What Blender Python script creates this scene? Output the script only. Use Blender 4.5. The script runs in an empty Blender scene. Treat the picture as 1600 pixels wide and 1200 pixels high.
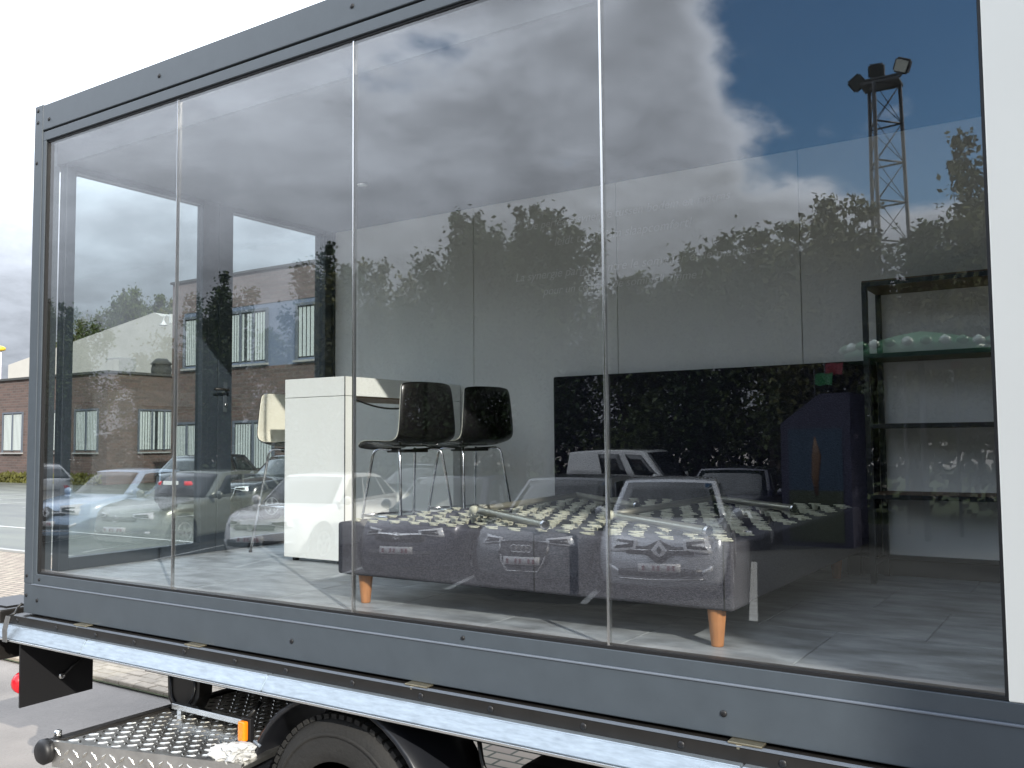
import bpy, bmesh, math, random
from mathutils import Vector, Matrix, Euler
random.seed(7)
S = bpy.context.scene
COL = S.collection
R = math.radians
F = 1.30                                  # container floor above the ground

# ------------------------------------------------------------------ camera
cam_d = bpy.data.cameras.new('camera'); cam = bpy.data.objects.new('camera', cam_d); COL.objects.link(cam)
yaw, pitch, roll = R(33.3065), R(3.5561), R(-0.4963)
fw = Vector((-math.sin(yaw)*math.cos(pitch), math.cos(yaw)*math.cos(pitch), math.sin(pitch)))
rt0 = Vector((math.cos(yaw), math.sin(yaw), 0)); up0 = rt0.cross(fw)
rt = rt0*math.cos(roll)+up0*math.sin(roll); up = up0*math.cos(roll)-rt0*math.sin(roll)
CAM = Vector((5.1051, -2.8918, 0.7188+F))
cam.matrix_world = Matrix(((rt.x, up.x, -fw.x, CAM.x), (rt.y, up.y, -fw.y, CAM.y), (rt.z, up.z, -fw.z, CAM.z), (0, 0, 0, 1)))
cam_d.sensor_width = 36; cam_d.lens = 36*1429.64/1600; cam_d.clip_start = .05; cam_d.clip_end = 2000
S.camera = cam
S.render.resolution_x, S.render.resolution_y = 1024, 768

# ------------------------------------------------------------------ sky, sun, exposure
SUN_AZ, SUN_EL = R(33), R(27.6)
to_sun = Vector((math.cos(SUN_AZ)*math.cos(SUN_EL), -math.sin(SUN_AZ)*math.cos(SUN_EL), math.sin(SUN_EL)))
W = bpy.data.worlds.new('World'); S.world = W; W.use_nodes = True
nt = W.node_tree; nt.nodes.clear()
def N(t, **k):
    n = nt.nodes.new(t)
    for a, b in k.items(): setattr(n, a, b)
    return n
def L(a, b): nt.links.new(a, b)
def math_(op, a, b=None, c=None, clamp=False):
    n = N('ShaderNodeMath', operation=op); n.use_clamp = clamp
    for i, v in enumerate((a, b, c)):
        if v is None: continue
        if isinstance(v, (int, float)): n.inputs[i].default_value = v
        else: L(v, n.inputs[i])
    return n.outputs[0]
def ramp_(v, lo, hi):
    n = N('ShaderNodeMapRange'); n.interpolation_type = 'SMOOTHSTEP'
    L(v, n.inputs[0]); n.inputs[1].default_value = lo; n.inputs[2].default_value = hi
    return n.outputs[0]
sky = N('ShaderNodeTexSky', sky_type='NISHITA', sun_disc=False)
sky.sun_elevation = SUN_EL; sky.sun_rotation = math.atan2(to_sun.x, to_sun.y); sky.air_density = 1.0; sky.dust_density = .4; sky.ozone_density = 1.5
tc = N('ShaderNodeTexCoord'); sep = N('ShaderNodeSeparateXYZ'); L(tc.outputs['Generated'], sep.inputs[0])
zc = math_('ADD', math_('MAXIMUM', sep.outputs[2], 0), .28)
cmb = N('ShaderNodeCombineXYZ'); L(math_('DIVIDE', sep.outputs[0], zc), cmb.inputs[0]); L(math_('DIVIDE', sep.outputs[1], zc), cmb.inputs[1])
def noise(scale, detail, rough, off, dist=0.0):
    m = N('ShaderNodeMapping'); L(cmb.outputs[0], m.inputs[0]); m.inputs[1].default_value = off
    n = N('ShaderNodeTexNoise'); L(m.outputs[0], n.inputs[0])
    n.inputs['Scale'].default_value = scale; n.inputs['Detail'].default_value = detail; n.inputs['Roughness'].default_value = rough; n.inputs['Distortion'].default_value = dist
    return n.outputs[0]
big = noise(.9, 2, .5, (3.1, 1.7, 0)); mid = noise(2.4, 9, .56, (7.3, 2.2, 0), .15); fine = noise(5.0, 8, .6, (1.0, 9.4, 0), .3)
# the gap of blue sky between the clouds
def ray(px, py): return (fw+rt*((px-800)/1429.64)-up*((py-600)/1429.64)).normalized()
gd = ray(1440, 0); gd.y = -gd.y
dot = N('ShaderNodeVectorMath', operation='DOT_PRODUCT'); L(tc.outputs['Generated'], dot.inputs[0]); dot.inputs[1].default_value = gd
gap = ramp_(dot.outputs['Value'], .971, .990)
cov = math_('ADD', math_('ADD', math_('MULTIPLY', mid, .75), math_('MULTIPLY', big, .35)), .055)
cov = math_('SUBTRACT', cov, math_('MULTIPLY', gap, .285))
cloud = math_('ADD', math_('MULTIPLY', ramp_(cov, .37, .475), .98), .02)
# cloud brightness: self shading from the noise, whiter away from the sun
anti = N('ShaderNodeVectorMath', operation='DOT_PRODUCT'); L(tc.outputs['Generated'], anti.inputs[0]); anti.inputs[1].default_value = (-to_sun.x, -to_sun.y, .45)
antis = ramp_(anti.outputs['Value'], .0, 1.1)
shade = math_('ADD', math_('MULTIPLY', ramp_(fine, .32, .70), .30), math_('MULTIPLY', ramp_(mid, .30, .70), .42))
edge = math_('SUBTRACT', 1, ramp_(cov, .43, .56))
lum = math_('ADD', math_('ADD', math_('MULTIPLY', shade, 6.2), 3.9), math_('MULTIPLY', edge, 3.2))
lum = math_('MULTIPLY', lum, math_('ADD', math_('MULTIPLY', antis, math_('MULTIPLY', ramp_(sep.outputs[2], .24, .42), 1.6)), math_('ADD', math_('MULTIPLY', ramp_(sep.outputs[2], .10, .33), .62), .38)))
cc = N('ShaderNodeMix', data_type='RGBA', blend_type='MULTIPLY'); cc.inputs[0].default_value = 1
lumc = N('ShaderNodeCombineColor'); [L(lum, lumc.inputs[i]) for i in range(3)]
L(lumc.outputs[0], cc.inputs[6]); cc.inputs[7].default_value = (.90, .98, 1.11, 1)
mx = N('ShaderNodeMix', data_type='RGBA'); L(cloud, mx.inputs[0]); hs = N('ShaderNodeHueSaturation'); hs.inputs['Saturation'].default_value = 1.3; L(sky.outputs[0], hs.inputs['Color']); L(hs.outputs[0], mx.inputs[6]); L(cc.outputs[2], mx.inputs[7])
bg = N('ShaderNodeBackground'); bg.inputs[1].default_value = .15; L(mx.outputs[2], bg.inputs[0])
out = N('ShaderNodeOutputWorld'); L(bg.outputs[0], out.inputs[0])
sd = bpy.data.lights.new('sun', 'SUN'); sd.energy = 4.2; sd.angle = R(.53); sd.color = (1, .95, .86)
sun = bpy.data.objects.new('sun', sd); COL.objects.link(sun); sun.rotation_euler = (-to_sun).to_track_quat('-Z', 'Y').to_euler(); sun.location = (20, -12, 20)
S.view_settings.view_transform = 'Standard'; S.view_settings.look = 'None'; S.view_settings.gamma = 1; S.view_settings.exposure = .7
S.view_settings.use_curve_mapping = False
try: S.cycles.transparent_max_bounces = 24; S.cycles.max_bounces = 10; S.cycles.glossy_bounces = 5
except Exception: pass

# ------------------------------------------------------------------ materials
M = {}
def mat(name, col, rough=.5, metal=0., var=0., vscale=6., bump=0., bscale=60., spec=.5, coat=0., stretch=None, objvar=0., detail=6):
    m = bpy.data.materials.new(name); m.use_nodes = True; t = m.node_tree; b = t.nodes['Principled BSDF']
    b.inputs['Base Color'].default_value = (*col, 1); b.inputs['Roughness'].default_value = rough; b.inputs['Metallic'].default_value = metal
    b.inputs['Specular IOR Level'].default_value = spec; b.inputs['Coat Weight'].default_value = coat; b.inputs['Coat Roughness'].default_value = .04
    if var or bump or objvar:
        c = t.nodes.new('ShaderNodeTexCoord'); mp = t.nodes.new('ShaderNodeMapping'); t.links.new(c.outputs['Object'], mp.inputs[0])
        if stretch: mp.inputs['Scale'].default_value = stretch
        if objvar:
            oi = t.nodes.new('ShaderNodeObjectInfo')
            ad = t.nodes.new('ShaderNodeVectorMath'); ad.operation = 'SCALE'; ad.inputs[0].default_value = (37., 51., 23.); t.links.new(oi.outputs['Random'], ad.inputs['Scale'])
            t.links.new(ad.outputs[0], mp.inputs['Location'])
    last = None
    if var or objvar:
        n = t.nodes.new('ShaderNodeTexNoise'); n.inputs['Scale'].default_value = vscale; n.inputs['Detail'].default_value = detail; n.inputs['Roughness'].default_value = .6
        t.links.new(mp.outputs[0], n.inputs[0])
        r = t.nodes.new('ShaderNodeMapRange'); t.links.new(n.outputs[0], r.inputs[0]); r.inputs[1].default_value = .25; r.inputs[2].default_value = .75
        r.inputs[3].default_value = 1-var; r.inputs[4].default_value = 1+var
        v = r.outputs[0]
        if objvar:
            r2 = t.nodes.new('ShaderNodeMapRange'); t.links.new(oi.outputs['Random'], r2.inputs[0]); r2.inputs[3].default_value = 1-objvar; r2.inputs[4].default_value = 1+objvar
            mm = t.nodes.new('ShaderNodeMath'); mm.operation = 'MULTIPLY'; t.links.new(v, mm.inputs[0]); t.links.new(r2.outputs[0], mm.inputs[1]); v = mm.outputs[0]
        h = t.nodes.new('ShaderNodeHueSaturation'); h.inputs['Color'].default_value = (*col, 1); t.links.new(v, h.inputs['Value']); t.links.new(h.outputs[0], b.inputs['Base Color'])
        rr = t.nodes.new('ShaderNodeMapRange'); t.links.new(n.outputs[0], rr.inputs[0]); rr.inputs[3].default_value = max(.02, rough*(1-var*.5)); rr.inputs[4].default_value = min(1, rough*(1+var*.5)); t.links.new(rr.outputs[0], b.inputs['Roughness'])
    if bump:
        n2 = t.nodes.new('ShaderNodeTexNoise'); n2.inputs['Scale'].default_value = bscale; n2.inputs['Detail'].default_value = 3; t.links.new(mp.outputs[0], n2.inputs[0])
        bp = t.nodes.new('ShaderNodeBump'); bp.inputs['Strength'].default_value = bump; bp.inputs['Distance'].default_value = .01
        t.links.new(n2.outputs[0], bp.inputs['Height']); t.links.new(bp.outputs[0], b.inputs['Normal'])
    M[name] = m; return m
def glass(name, ior, tint):
    m = bpy.data.materials.new(name); m.use_nodes = True; t = m.node_tree; t.nodes.clear()
    o = t.nodes.new('ShaderNodeOutputMaterial'); mi = t.nodes.new('ShaderNodeMixShader'); tr = t.nodes.new('ShaderNodeBsdfTransparent'); gl = t.nodes.new('ShaderNodeBsdfGlossy')
    tr.inputs[0].default_value = (*tint, 1); gl.inputs['Roughness'].default_value = 0.0; gl.inputs[0].default_value = (1, 1, 1, 1)
    fr = t.nodes.new('ShaderNodeFresnel'); ge = t.nodes.new('ShaderNodeNewGeometry'); mr = t.nodes.new('ShaderNodeMapRange')
    t.links.new(ge.outputs['Backfacing'], mr.inputs[0]); mr.inputs[3].default_value = ior; mr.inputs[4].default_value = 1/ior
    nz = t.nodes.new('ShaderNodeTexNoise'); tcn = t.nodes.new('ShaderNodeTexCoord'); t.links.new(tcn.outputs['Object'], nz.inputs[0]); nz.inputs['Scale'].default_value = 1.1; nz.inputs['Detail'].default_value = 1
    bp = t.nodes.new('ShaderNodeBump'); bp.inputs['Strength'].default_value = .35; bp.inputs['Distance'].default_value = .0022; t.links.new(nz.outputs[0], bp.inputs['Height']); t.links.new(bp.outputs[0], gl.inputs['Normal'])
    t.links.new(mr.outputs[0], fr.inputs[0]); t.links.new(fr.outputs[0], mi.inputs[0]); t.links.new(tr.outputs[0], mi.inputs[1]); t.links.new(gl.outputs[0], mi.inputs[2]); t.links.new(mi.outputs[0], o.inputs[0])
    M[name] = m
glass('pane_glass', 1.86, (.97, .975, .975)); glass('door_glass', 1.5, (.76, .80, .80))
mat('anthracite', (.056, .069, .082), .42, var=.08, vscale=9, bump=.03, bscale=220)
mat('anthracite_dark', (.030, .040, .052), .4, var=.08, vscale=9)
mat('ledge_paint', (.13, .15, .18), .35)
mat('rubber', (.008, .008, .009), .5); mat('black_steel', (.012, .011, .010), .42, var=.25, vscale=14)
mat('aluminium', (.36, .41, .45), .38, .8, var=.22, vscale=10, bump=.15, bscale=300, stretch=(1.5, 8, 8))
mat('alu_edge', (.72, .74, .75), .25, 1., var=.1); mat('bright_metal', (.75, .75, .74), .18, 1.); mat('brass', (.34, .30, .21), .35, .9, var=.2, vscale=40)
mat('white_panel', (.90, .89, .82), .4, var=.03, vscale=2); mat('ceiling', (.055, .06, .068), .6, var=.03, vscale=3)
mat('wall_white', (.73, .73, .70), .55, var=.05, vscale=2.5, objvar=.015); mat('lettering', (1., 1., 1.), .6); mat('skirting', (.012, .012, .014), .4)
mat('floor_tile', (.27, .29, .305), .45, var=.65, vscale=6.5, objvar=.07, stretch=(.7, 1.5, 1), bump=.05, bscale=30, detail=9)
mat('header_shade', (.014, .016, .018), .6)  # shade put into the colour, so the sunlit strip stays dark
mat('grout', (.10, .10, .10), .7)
mat('table_white', (.80, .82, .79), .32, var=.015, vscale=3); mat('table_under', (.20, .13, .08), .6, var=.2, vscale=12); mat('dark_line', (.02, .02, .02), .6)
mat('chrome', (.80, .80, .80), .12, 1.); mat('shell_black', (.006, .006, .007), .24); mat('shell_white', (.84, .82, .70), .38)
def fabric(name, c1, c2, sc):
    m = mat(name, c1, .95, var=.0, bump=.5, bscale=sc, spec=.15); t = m.node_tree; b = t.nodes['Principled BSDF']
    c = t.nodes.new('ShaderNodeTexCoord'); n = t.nodes.new('ShaderNodeTexNoise'); n.inputs['Scale'].default_value = sc; n.inputs['Detail'].default_value = 4
    mp = t.nodes.new('ShaderNodeMapping'); mp.inputs['Scale'].default_value = (.55, .8, 1.1); t.links.new(c.outputs['Object'], mp.inputs[0]); t.links.new(mp.outputs[0], n.inputs[0])
    r = t.nodes.new('ShaderNodeValToRGB'); r.color_ramp.elements[0].position = .38; r.color_ramp.elements[1].position = .66
    r.color_ramp.elements[0].color = (*c1, 1); r.color_ramp.elements[1].color = (*c2, 1); t.links.new(n.outputs[0], r.inputs[0]); t.links.new(r.outputs[0], b.inputs['Base Color'])
fabric('bed_fabric', (.062, .062, .073), (.108, .108, .124), 260); fabric('headboard_fabric', (.008, .008, .014), (.018, .018, .028), 110)
mat('bed_deck', (.010, .010, .013), .8); mat('spring_cream', (.46, .46, .36), .5, objvar=.10, var=.05); mat('spring_grey', (.10, .10, .09), .6)
mat('oak', (.42, .18, .065), .45, var=.25, vscale=7, stretch=(9, 9, 1)); mat('shelf_wood', (.11, .065, .038), .55, var=.25, vscale=5, stretch=(1, 9, 9)); mat('shelf_steel', (.010, .012, .014), .35)
mat('tube_steel', (.45, .44, .37), .3, .75, var=.1)
mat('tyre', (.014, .0135, .0125), .8, var=.3, vscale=9, bump=.35, bscale=60); mat('fender', (.011, .012, .015), .3, var=.15)
mat('checker', (.68, .67, .64), .36, 1., var=.25, vscale=9); mat('checker_lug', (.80, .78, .72), .26, 1., objvar=.12, var=.1)
mat('amber', (.85, .23, .01), .25, coat=.5); mat('red_lens', (.55, .012, .02), .2, coat=.5); mat('strap', (.09, .09, .09), .8, var=.2, vscale=90); mat('rag', (.45, .45, .44), .9, var=.06)
mat('asphalt', (.175, .158, .142), .85, var=.38, vscale=.9, bump=.8, bscale=45, detail=12)
mat('asphalt_wet', (.085, .09, .07), .5, var=.75, vscale=.5, bump=.15, bscale=8, stretch=(.35, 1.6, 1), detail=9)
mat('asphalt_dark', (.045, .046, .042), .9, var=.4, vscale=.7, bump=.4, bscale=40, spec=.2, detail=10)
mat('paver', (.33, .28, .22), .85, objvar=.16, var=.22, vscale=14, bump=.4, bscale=90); mat('moss', (.05, .06, .025), .95, var=.4, vscale=9); mat('grass', (.030, .042, .013), 1., spec=.1, var=.5, vscale=5)
mat('line_white', (.42, .42, .40), .7, var=.2, vscale=3)
def brick(name, c1, c2, mortar, bw, bh, flat):
    m = bpy.data.materials.new(name); m.use_nodes = True; t = m.node_tree; b = t.nodes['Principled BSDF']; b.inputs['Roughness'].default_value = .9
    c = t.nodes.new('ShaderNodeTexCoord'); s = t.nodes.new('ShaderNodeSeparateXYZ'); t.links.new(c.outputs['Object'], s.inputs[0]); k = t.nodes.new('ShaderNodeCombineXYZ')
    if flat: t.links.new(s.outputs[0], k.inputs[0]); t.links.new(s.outputs[1], k.inputs[1])
    else:
        ad = t.nodes.new('ShaderNodeMath'); t.links.new(s.outputs[0], ad.inputs[0]); t.links.new(s.outputs[1], ad.inputs[1]); t.links.new(ad.outputs[0], k.inputs[0]); t.links.new(s.outputs[2], k.inputs[1])
    n = t.nodes.new('ShaderNodeTexBrick'); t.links.new(k.outputs[0], n.inputs[0]); n.inputs['Scale'].default_value = 1
    n.inputs['Brick Width'].default_value = bw; n.inputs['Row Height'].default_value = bh; n.inputs['Mortar Size'].default_value = bh*.10; n.inputs['Bias'].default_value = 0
    n.inputs['Color1'].default_value = (*c1, 1); n.inputs['Color2'].default_value = (*c2, 1); n.inputs['Mortar'].default_value = (*mortar, 1)
    t.links.new(n.outputs[0], b.inputs['Base Color']); bp = t.nodes.new('ShaderNodeBump'); bp.inputs['Strength'].default_value = .5; bp.inputs['Distance'].default_value = .01; bp.invert = True
    t.links.new(n.outputs['Fac'], bp.inputs['Height']); t.links.new(bp.outputs[0], b.inputs['Normal']); M[name] = m
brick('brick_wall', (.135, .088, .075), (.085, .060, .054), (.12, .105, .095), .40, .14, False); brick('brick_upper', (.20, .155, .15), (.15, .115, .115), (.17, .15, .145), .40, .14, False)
brick('paver_far', (.34, .29, .23), (.27, .22, .18), (.08, .08, .06), .21, .105, True)
mat('render_pale', (.48, .46, .42), .9, var=.08, vscale=.6); mat('roof_dark', (.05, .05, .05), .8); mat('frame_grey', (.10, .115, .14), .5); mat('panel_blue', (.15, .18, .25), .5); mat('sill', (.30, .30, .29), .7)
mat('window_glass', (.02, .025, .028), .04, spec=.8); mat('curtain', (.42, .50, .44), .9, var=.1); mat('slat_white', (.50, .54, .52), .7)
def leaf(name, col):
    m = mat(name, col, .55, var=.55, vscale=.9, spec=.3)
    return m
leaf('leaf_hedge', (.012, .019, .007)); leaf('leaf_dark', (.030, .050, .014)); leaf('leaf_mid', (.050, .068, .016)); leaf('leaf_olive', (.075, .075, .018)); mat('bark', (.05, .038, .03), .9, var=.4, vscale=10)
mat('mast_steel', (.012, .014, .018), .5); mat('lamp_glass', (.6, .62, .55), .1); mat('lamp_yellow', (.75, .50, .04), .4); mat('pole_white', (.7, .7, .7), .5)
mat('kiosk_dark', (.018, .018, .04), .5); mat('kiosk_blue', (.012, .035, .06), .5); mat('kiosk_green', (.025, .035, .01), .6); mat('kiosk_orange', (.10, .05, .018), .6); mat('canopy_green', (.008, .11, .03), .4); mat('canopy_white', (.32, .38, .33), .4); mat('sign_red', (.14, .006, .010), .5); mat('sign_grey', (.22, .22, .26), .5)
def paint(n, c, metal=.0): mat(n, c, .28, metal, coat=1.)
paint('paint_silver', (.40, .42, .45), .25); paint('paint_white', (.66, .66, .65)); paint('paint_black', (.006, .007, .010)); paint('paint_blue', (.42, .56, .74)); paint('paint_grey', (.10, .11, .12), .3); paint('paint_dkblue', (.012, .013, .03), .2); paint('paint_green', (.22, .25, .22), .3); paint('paint_red', (.10, .01, .012))
mat('emblem_chrome', (.85, .86, .88), .2, .15); mat('car_glass', (.010, .014, .014), .03, spec=.9); mat('trim_black', (.010, .010, .010), .45); mat('lamp_clear', (.78, .80, .82), .08, .1, coat=1.); mat('plate_white', (.60, .60, .59), .5); mat('plate_red', (.30, .12, .13), .5); mat('rim', (.5, .5, .5), .3, .9)

# ------------------------------------------------------------------ builders
def wloc(o):
    v = Vector((0, 0, 0))
    while o is not None: v += o.location; o = o.parent
    return v
def link(name, me, m, parent=None, loc=(0, 0, 0), rot=None):
    o = bpy.data.objects.new(name, me); COL.objects.link(o); o.parent = parent; o.location = loc
    if rot: o.rotation_euler = rot
    if m and not me.materials: me.materials.append(M[m])
    return o
def mesh(name, verts, faces, m, parent=None, smooth=False, world=True):
    off = wloc(parent) if (parent is not None and world) else Vector((0, 0, 0))
    me = bpy.data.meshes.new(name); me.from_pydata([tuple(Vector(v)-off) for v in verts], [], faces); me.update()
    if smooth: me.polygons.foreach_set('use_smooth', [True]*len(me.polygons))
    return link(name, me, m, parent)
def from_bm(name, bm, m, parent, smooth=False, world=True):
    off = wloc(parent) if (parent is not None and world) else Vector((0, 0, 0))
    bmesh.ops.recalc_face_normals(bm, faces=bm.faces)
    if off.length: bmesh.ops.translate(bm, verts=bm.verts, vec=-off)
    me = bpy.data.meshes.new(name); bm.to_mesh(me); bm.free()
    if smooth: me.polygons.foreach_set('use_smooth', [True]*len(me.polygons))
    return link(name, me, m, parent)
def bm_box(bm, x0, x1, y0, y1, z0, z1, mtx=None):
    vs = [bm.verts.new((x, y, z)) for x in (x0, x1) for y in (y0, y1) for z in (z0, z1)]
    for f in ((0, 1, 3, 2), (4, 6, 7, 5), (0, 4, 5, 1), (2, 3, 7, 6), (0, 2, 6, 4), (1, 5, 7, 3)): bm.faces.new([vs[i] for i in f])
    if mtx is not None: bmesh.ops.transform(bm, matrix=mtx, verts=vs)
    return vs
def box(name, x0, x1, y0, y1, z0, z1, m, parent=None, bev=0., seg=2, world=True):
    bm = bmesh.new(); bm_box(bm, x0, x1, y0, y1, z0, z1)
    if bev: bmesh.ops.bevel(bm, geom=bm.edges[:], offset=bev, segments=seg, profile=.5, affect='EDGES')
    return from_bm(name, bm, m, parent, False, world)
def bm_tube(bm, pts, r, n=8, cap=True, radii=None):
    pts = [Vector(p) for p in pts]; rings = []; ref = None
    for i, p in enumerate(pts):
        d = (pts[min(i+1, len(pts)-1)]-pts[max(i-1, 0)]).normalized()
        if ref is None: ref = d.orthogonal().normalized()
        ref = (ref-d*ref.dot(d)).normalized(); b = d.cross(ref); rr = radii[i] if radii else r
        rings.append([bm.verts.new(p+(ref*math.cos(2*math.pi*k/n)+b*math.sin(2*math.pi*k/n))*rr) for k in range(n)])
    for a, b in zip(rings, rings[1:]):
        for k in range(n): bm.faces.new((a[k], a[(k+1) % n], b[(k+1) % n], b[k]))
    if cap: bm.faces.new(rings[0][::-1]); bm.faces.new(rings[-1])
def tube(name, pts, r, m, parent=None, n=8, world=True, radii=None, cap=True):
    bm = bmesh.new(); bm_tube(bm, pts, r, n, cap, radii); return from_bm(name, bm, m, parent, True, world)
def rounded(pts, rad, n=4):
    pts = [Vector(p) for p in pts]; o = [pts[0]]
    for a, b, c in zip(pts, pts[1:], pts[2:]):
        p0 = b+(a-b).normalized()*rad; p1 = b+(c-b).normalized()*rad
        for k in range(n+1):
            t = k/n; o.append(p0*(1-t)**2+b*2*t*(1-t)+p1*t*t)
    return o+[pts[-1]]
def lathe(name, prof, m, parent, center, axis='z', n=24, world=True, smooth=True):
    bm = bmesh.new(); rings = []
    for r_, h in prof:
        ring = []
        for k in range(n):
            a = 2*math.pi*k/n; c, s = r_*math.cos(a), r_*math.sin(a)
            v = {'z': (c, s, h), 'y': (c, h, s), 'x': (h, c, s)}[axis]
            ring.append(bm.verts.new(Vector(v)+Vector(center)))
        rings.append(ring)
    for a, b in zip(rings, rings[1:]):
        for k in range(n): bm.faces.new((a[k], a[(k+1) % n], b[(k+1) % n], b[k]))
    bm.faces.new(rings[0]); bm.faces.new(rings[-1])
    return from_bm(name, bm, m, parent, smooth, world)
def tag(o, label, cat, group=None):
    o['label'] = label; o['category'] = cat
    if group: o['group'] = group
    return o
def thing(name, label, cat, loc=(0, 0, 0), group=None):
    o = bpy.data.objects.new(name, None); COL.objects.link(o); o.location = loc; o.empty_display_size = .2
    return tag(o, label, cat, group)
def struct(o): o['kind'] = 'structure'; return o
def copy_tree(o, parent=None):
    c = o.copy(); COL.objects.link(c); c.parent = parent
    for ch in list(o.children): copy_tree(ch, c)
    return c
def flat(name, pts, z, m, parent=None): return mesh(name, [(x, y, z) for x, y in pts], [tuple(range(len(pts)))], m, parent)
def shift(o, loc, rz=0):
    o.location = loc; o.rotation_euler = (0, 0, rz); return o

# ------------------------------------------------------------------ ground
g = struct(flat('ground', [(-400, -400), (400, -400), (400, 400), (-400, 400)], 0, 'asphalt'))
lot = struct(flat('parking_lot', [(-90, 6.5), (40, 6.5), (40, 60), (-90, 60)], .008, 'asphalt_wet'))
back_lot = struct(flat('car_park', [(-60, -19.5), (25, -19.5), (25, -5.5), (-60, -5.5)], .006, 'asphalt_dark'))
verge = struct(flat('grass_verge', [(-80, -60), (40, -60), (40, -19.7), (-80, -19.7)], .010, 'grass'))
pave = struct(flat('paving', [(-40, 1.80), (20, 1.80), (20, 6.45), (-40, 6.45)], .012, 'paver_far'))
box('kerb_stone', -40, 20, 6.42, 6.55, 0, .05, 'sill', pave)
# pavers near the trailer, one by one
bmq = bmesh.new(); bm_box(bmq, -.098, .098, -.047, .047, 0, .03); bmesh.ops.bevel(bmq, geom=[e for e in bmq.edges if all(v.co.z > .02 for v in e.verts)], offset=.006, segments=1, affect='EDGES')
pm = bpy.data.meshes.new('paver'); bmq.to_mesh(pm); bmq.free(); pm.materials.append(M['paver'])
moss = flat('joint_bed', [(-3.95, 1.77), (-.10, 1.77), (-.10, 3.39), (-3.95, 3.39)], .016, 'moss', pave)
cnt = 0
for row in range(15):
    for k in range(19):
        x = -3.83+k*.2+(.1 if row % 2 else 0); y = 1.84+row*.1
        if cnt < 290 and x < -.2: link('paver', pm, None, pave, (x, y, .012+random.uniform(0, .006)), (0, 0, random.uniform(-.015, .015))); cnt += 1
for i in range(9):
    x = -15.4+i*2.13
    flat('parking_line', [(x-1.6, -11.9), (x-1.5, -11.9), (x+.1, -7.1), (x, -7.1)], .012, 'line_white', back_lot)
for i in range(12):
    x = -40+i*2.6
    flat('parking_line', [(x, 13.2), (x+.12, 13.2), (x+.12, 18), (x, 18)], .014, 'line_white', lot)
flat('parking_line', [(-40, 9.2), (-4, 9.2), (-4, 9.33), (-40, 9.33)], .014, 'line_white', lot)

# ------------------------------------------------------------------ showroom container
XR = 6.2; YB = 2.25; ZG = F+2.4728; ZR = F+2.695; ZC = F+2.35
CT = thing('showroom_container', 'dark grey framed glass showroom container with white wall panel, standing on a truck bed', 'container', (3, 1.1, F-.23))
fl = box('floor', -.06, XR, .04, 2.36, F-.20, F-.014, 'grout', CT)
bmq = bmesh.new(); T = .60; bm_box(bmq, 0, T-.003, 0, T-.003, -.012, 0); bmesh.ops.bevel(bmq, geom=[e for e in bmq.edges if all(v.co.z > -.001 for v in e.verts)], offset=.0015, segments=1, affect='EDGES')
tm = bpy.data.meshes.new('floor_tile'); bmq.to_mesh(tm); bmq.free(); tm.materials.append(M['floor_tile'])
o_ = wloc(fl)
for i in range(11):
    for j in range(4):
        x = .02+i*T-(.3 if j % 2 else 0); y = .045+j*T
        if x < -.31: continue
        sx = min(1., (XR-.05-x)/T); sy = min(1., (YB+.05-y)/T); x0 = max(x, .0)
        if x < 0: sx = (x+T)/T
        o = link('floor_tile', tm, None, fl, Vector((x0, y, F))-o_); o.scale = (sx, sy, 1)
roof = box('roof', -.10, XR, -.015, 2.38, ZR-.012, ZR-.002, 'anthracite', CT)
box('added_header', 0., XR-.012, .053, .075, ZC-.0, F+2.50, 'header_shade', CT)  # near-black strip added to hide the sunlit front edge of the ceiling
box('ceiling', -.02, XR-.01, .077, 2.30, ZC, ZC+.05, 'ceiling', CT)
# top beam in two steps with a groove
box('top_beam', -.035, XR, -.02, .05, F+2.545, ZR, 'anthracite', CT, .004)
box('top_beam_groove', -.03, XR-.002, -.008, .048, F+2.53, F+2.548, 'rubber', CT)
box('glazing_head', -.034, XR-.001, -.017, .052, F+2.482, F+2.535, 'anthracite', CT, .003)
box('gasket', -.002, 4.83, -.006, .03, F+2.472, F+2.484, 'rubber', CT)
# bottom beam with ledge
box('bottom_beam', -.118, XR, -.020, .06, F-.230, F-.064, 'anthracite', CT, .004)
box('ledge_trim', -.036, XR-.001, -.0245, .04, F-.0695, F-.0625, 'ledge_paint', CT, .002)
box('glazing_sill', -.034, XR-.002, -.015, .05, F-.063, F-.007, 'anthracite', CT, .002)
box('sill_gasket', 0., 4.83, -.008, .04, F-.0075, F+.004, 'rubber', CT)
# corner post
box('corner_post', -.119, -.036, -.021, .07, F-.064, ZR+.006, 'anthracite', CT, .004)
box('inner_post', -.036, -.003, -.016, .07, F-.01, F+2.50, 'anthracite', CT, .002)
box('post_gasket', -.004, .004, -.009, .03, F+.003, F+2.474, 'rubber', CT)
def bolt(x, z, y=-.021, r=.009, p=CT):
    lathe('bolt', [(r*1.15, 0), (r*1.1, -.002), (r*.75, -.0045), (r*.2, -.005)], 'rubber', p, (x, y, z), 'y', 10)
for x, z in ((-.085, F+2.67), (-.085, F+2.60), (-.088, F+2.36), (.03, F+2.60), (1.05, F+2.62), (2.4, F+2.62)): bolt(x, z, r=.010)
for x, z in ((.03, F-.035), (2.98, F-.035)): bolt(x, z, -.0165, .008)
for x, z in ((-.09, F-.13), (.02, F-.15), (2.05, F-.15), (4.02, F-.16), (-.09, F-.02)): bolt(x, z, r=.010)
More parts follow.
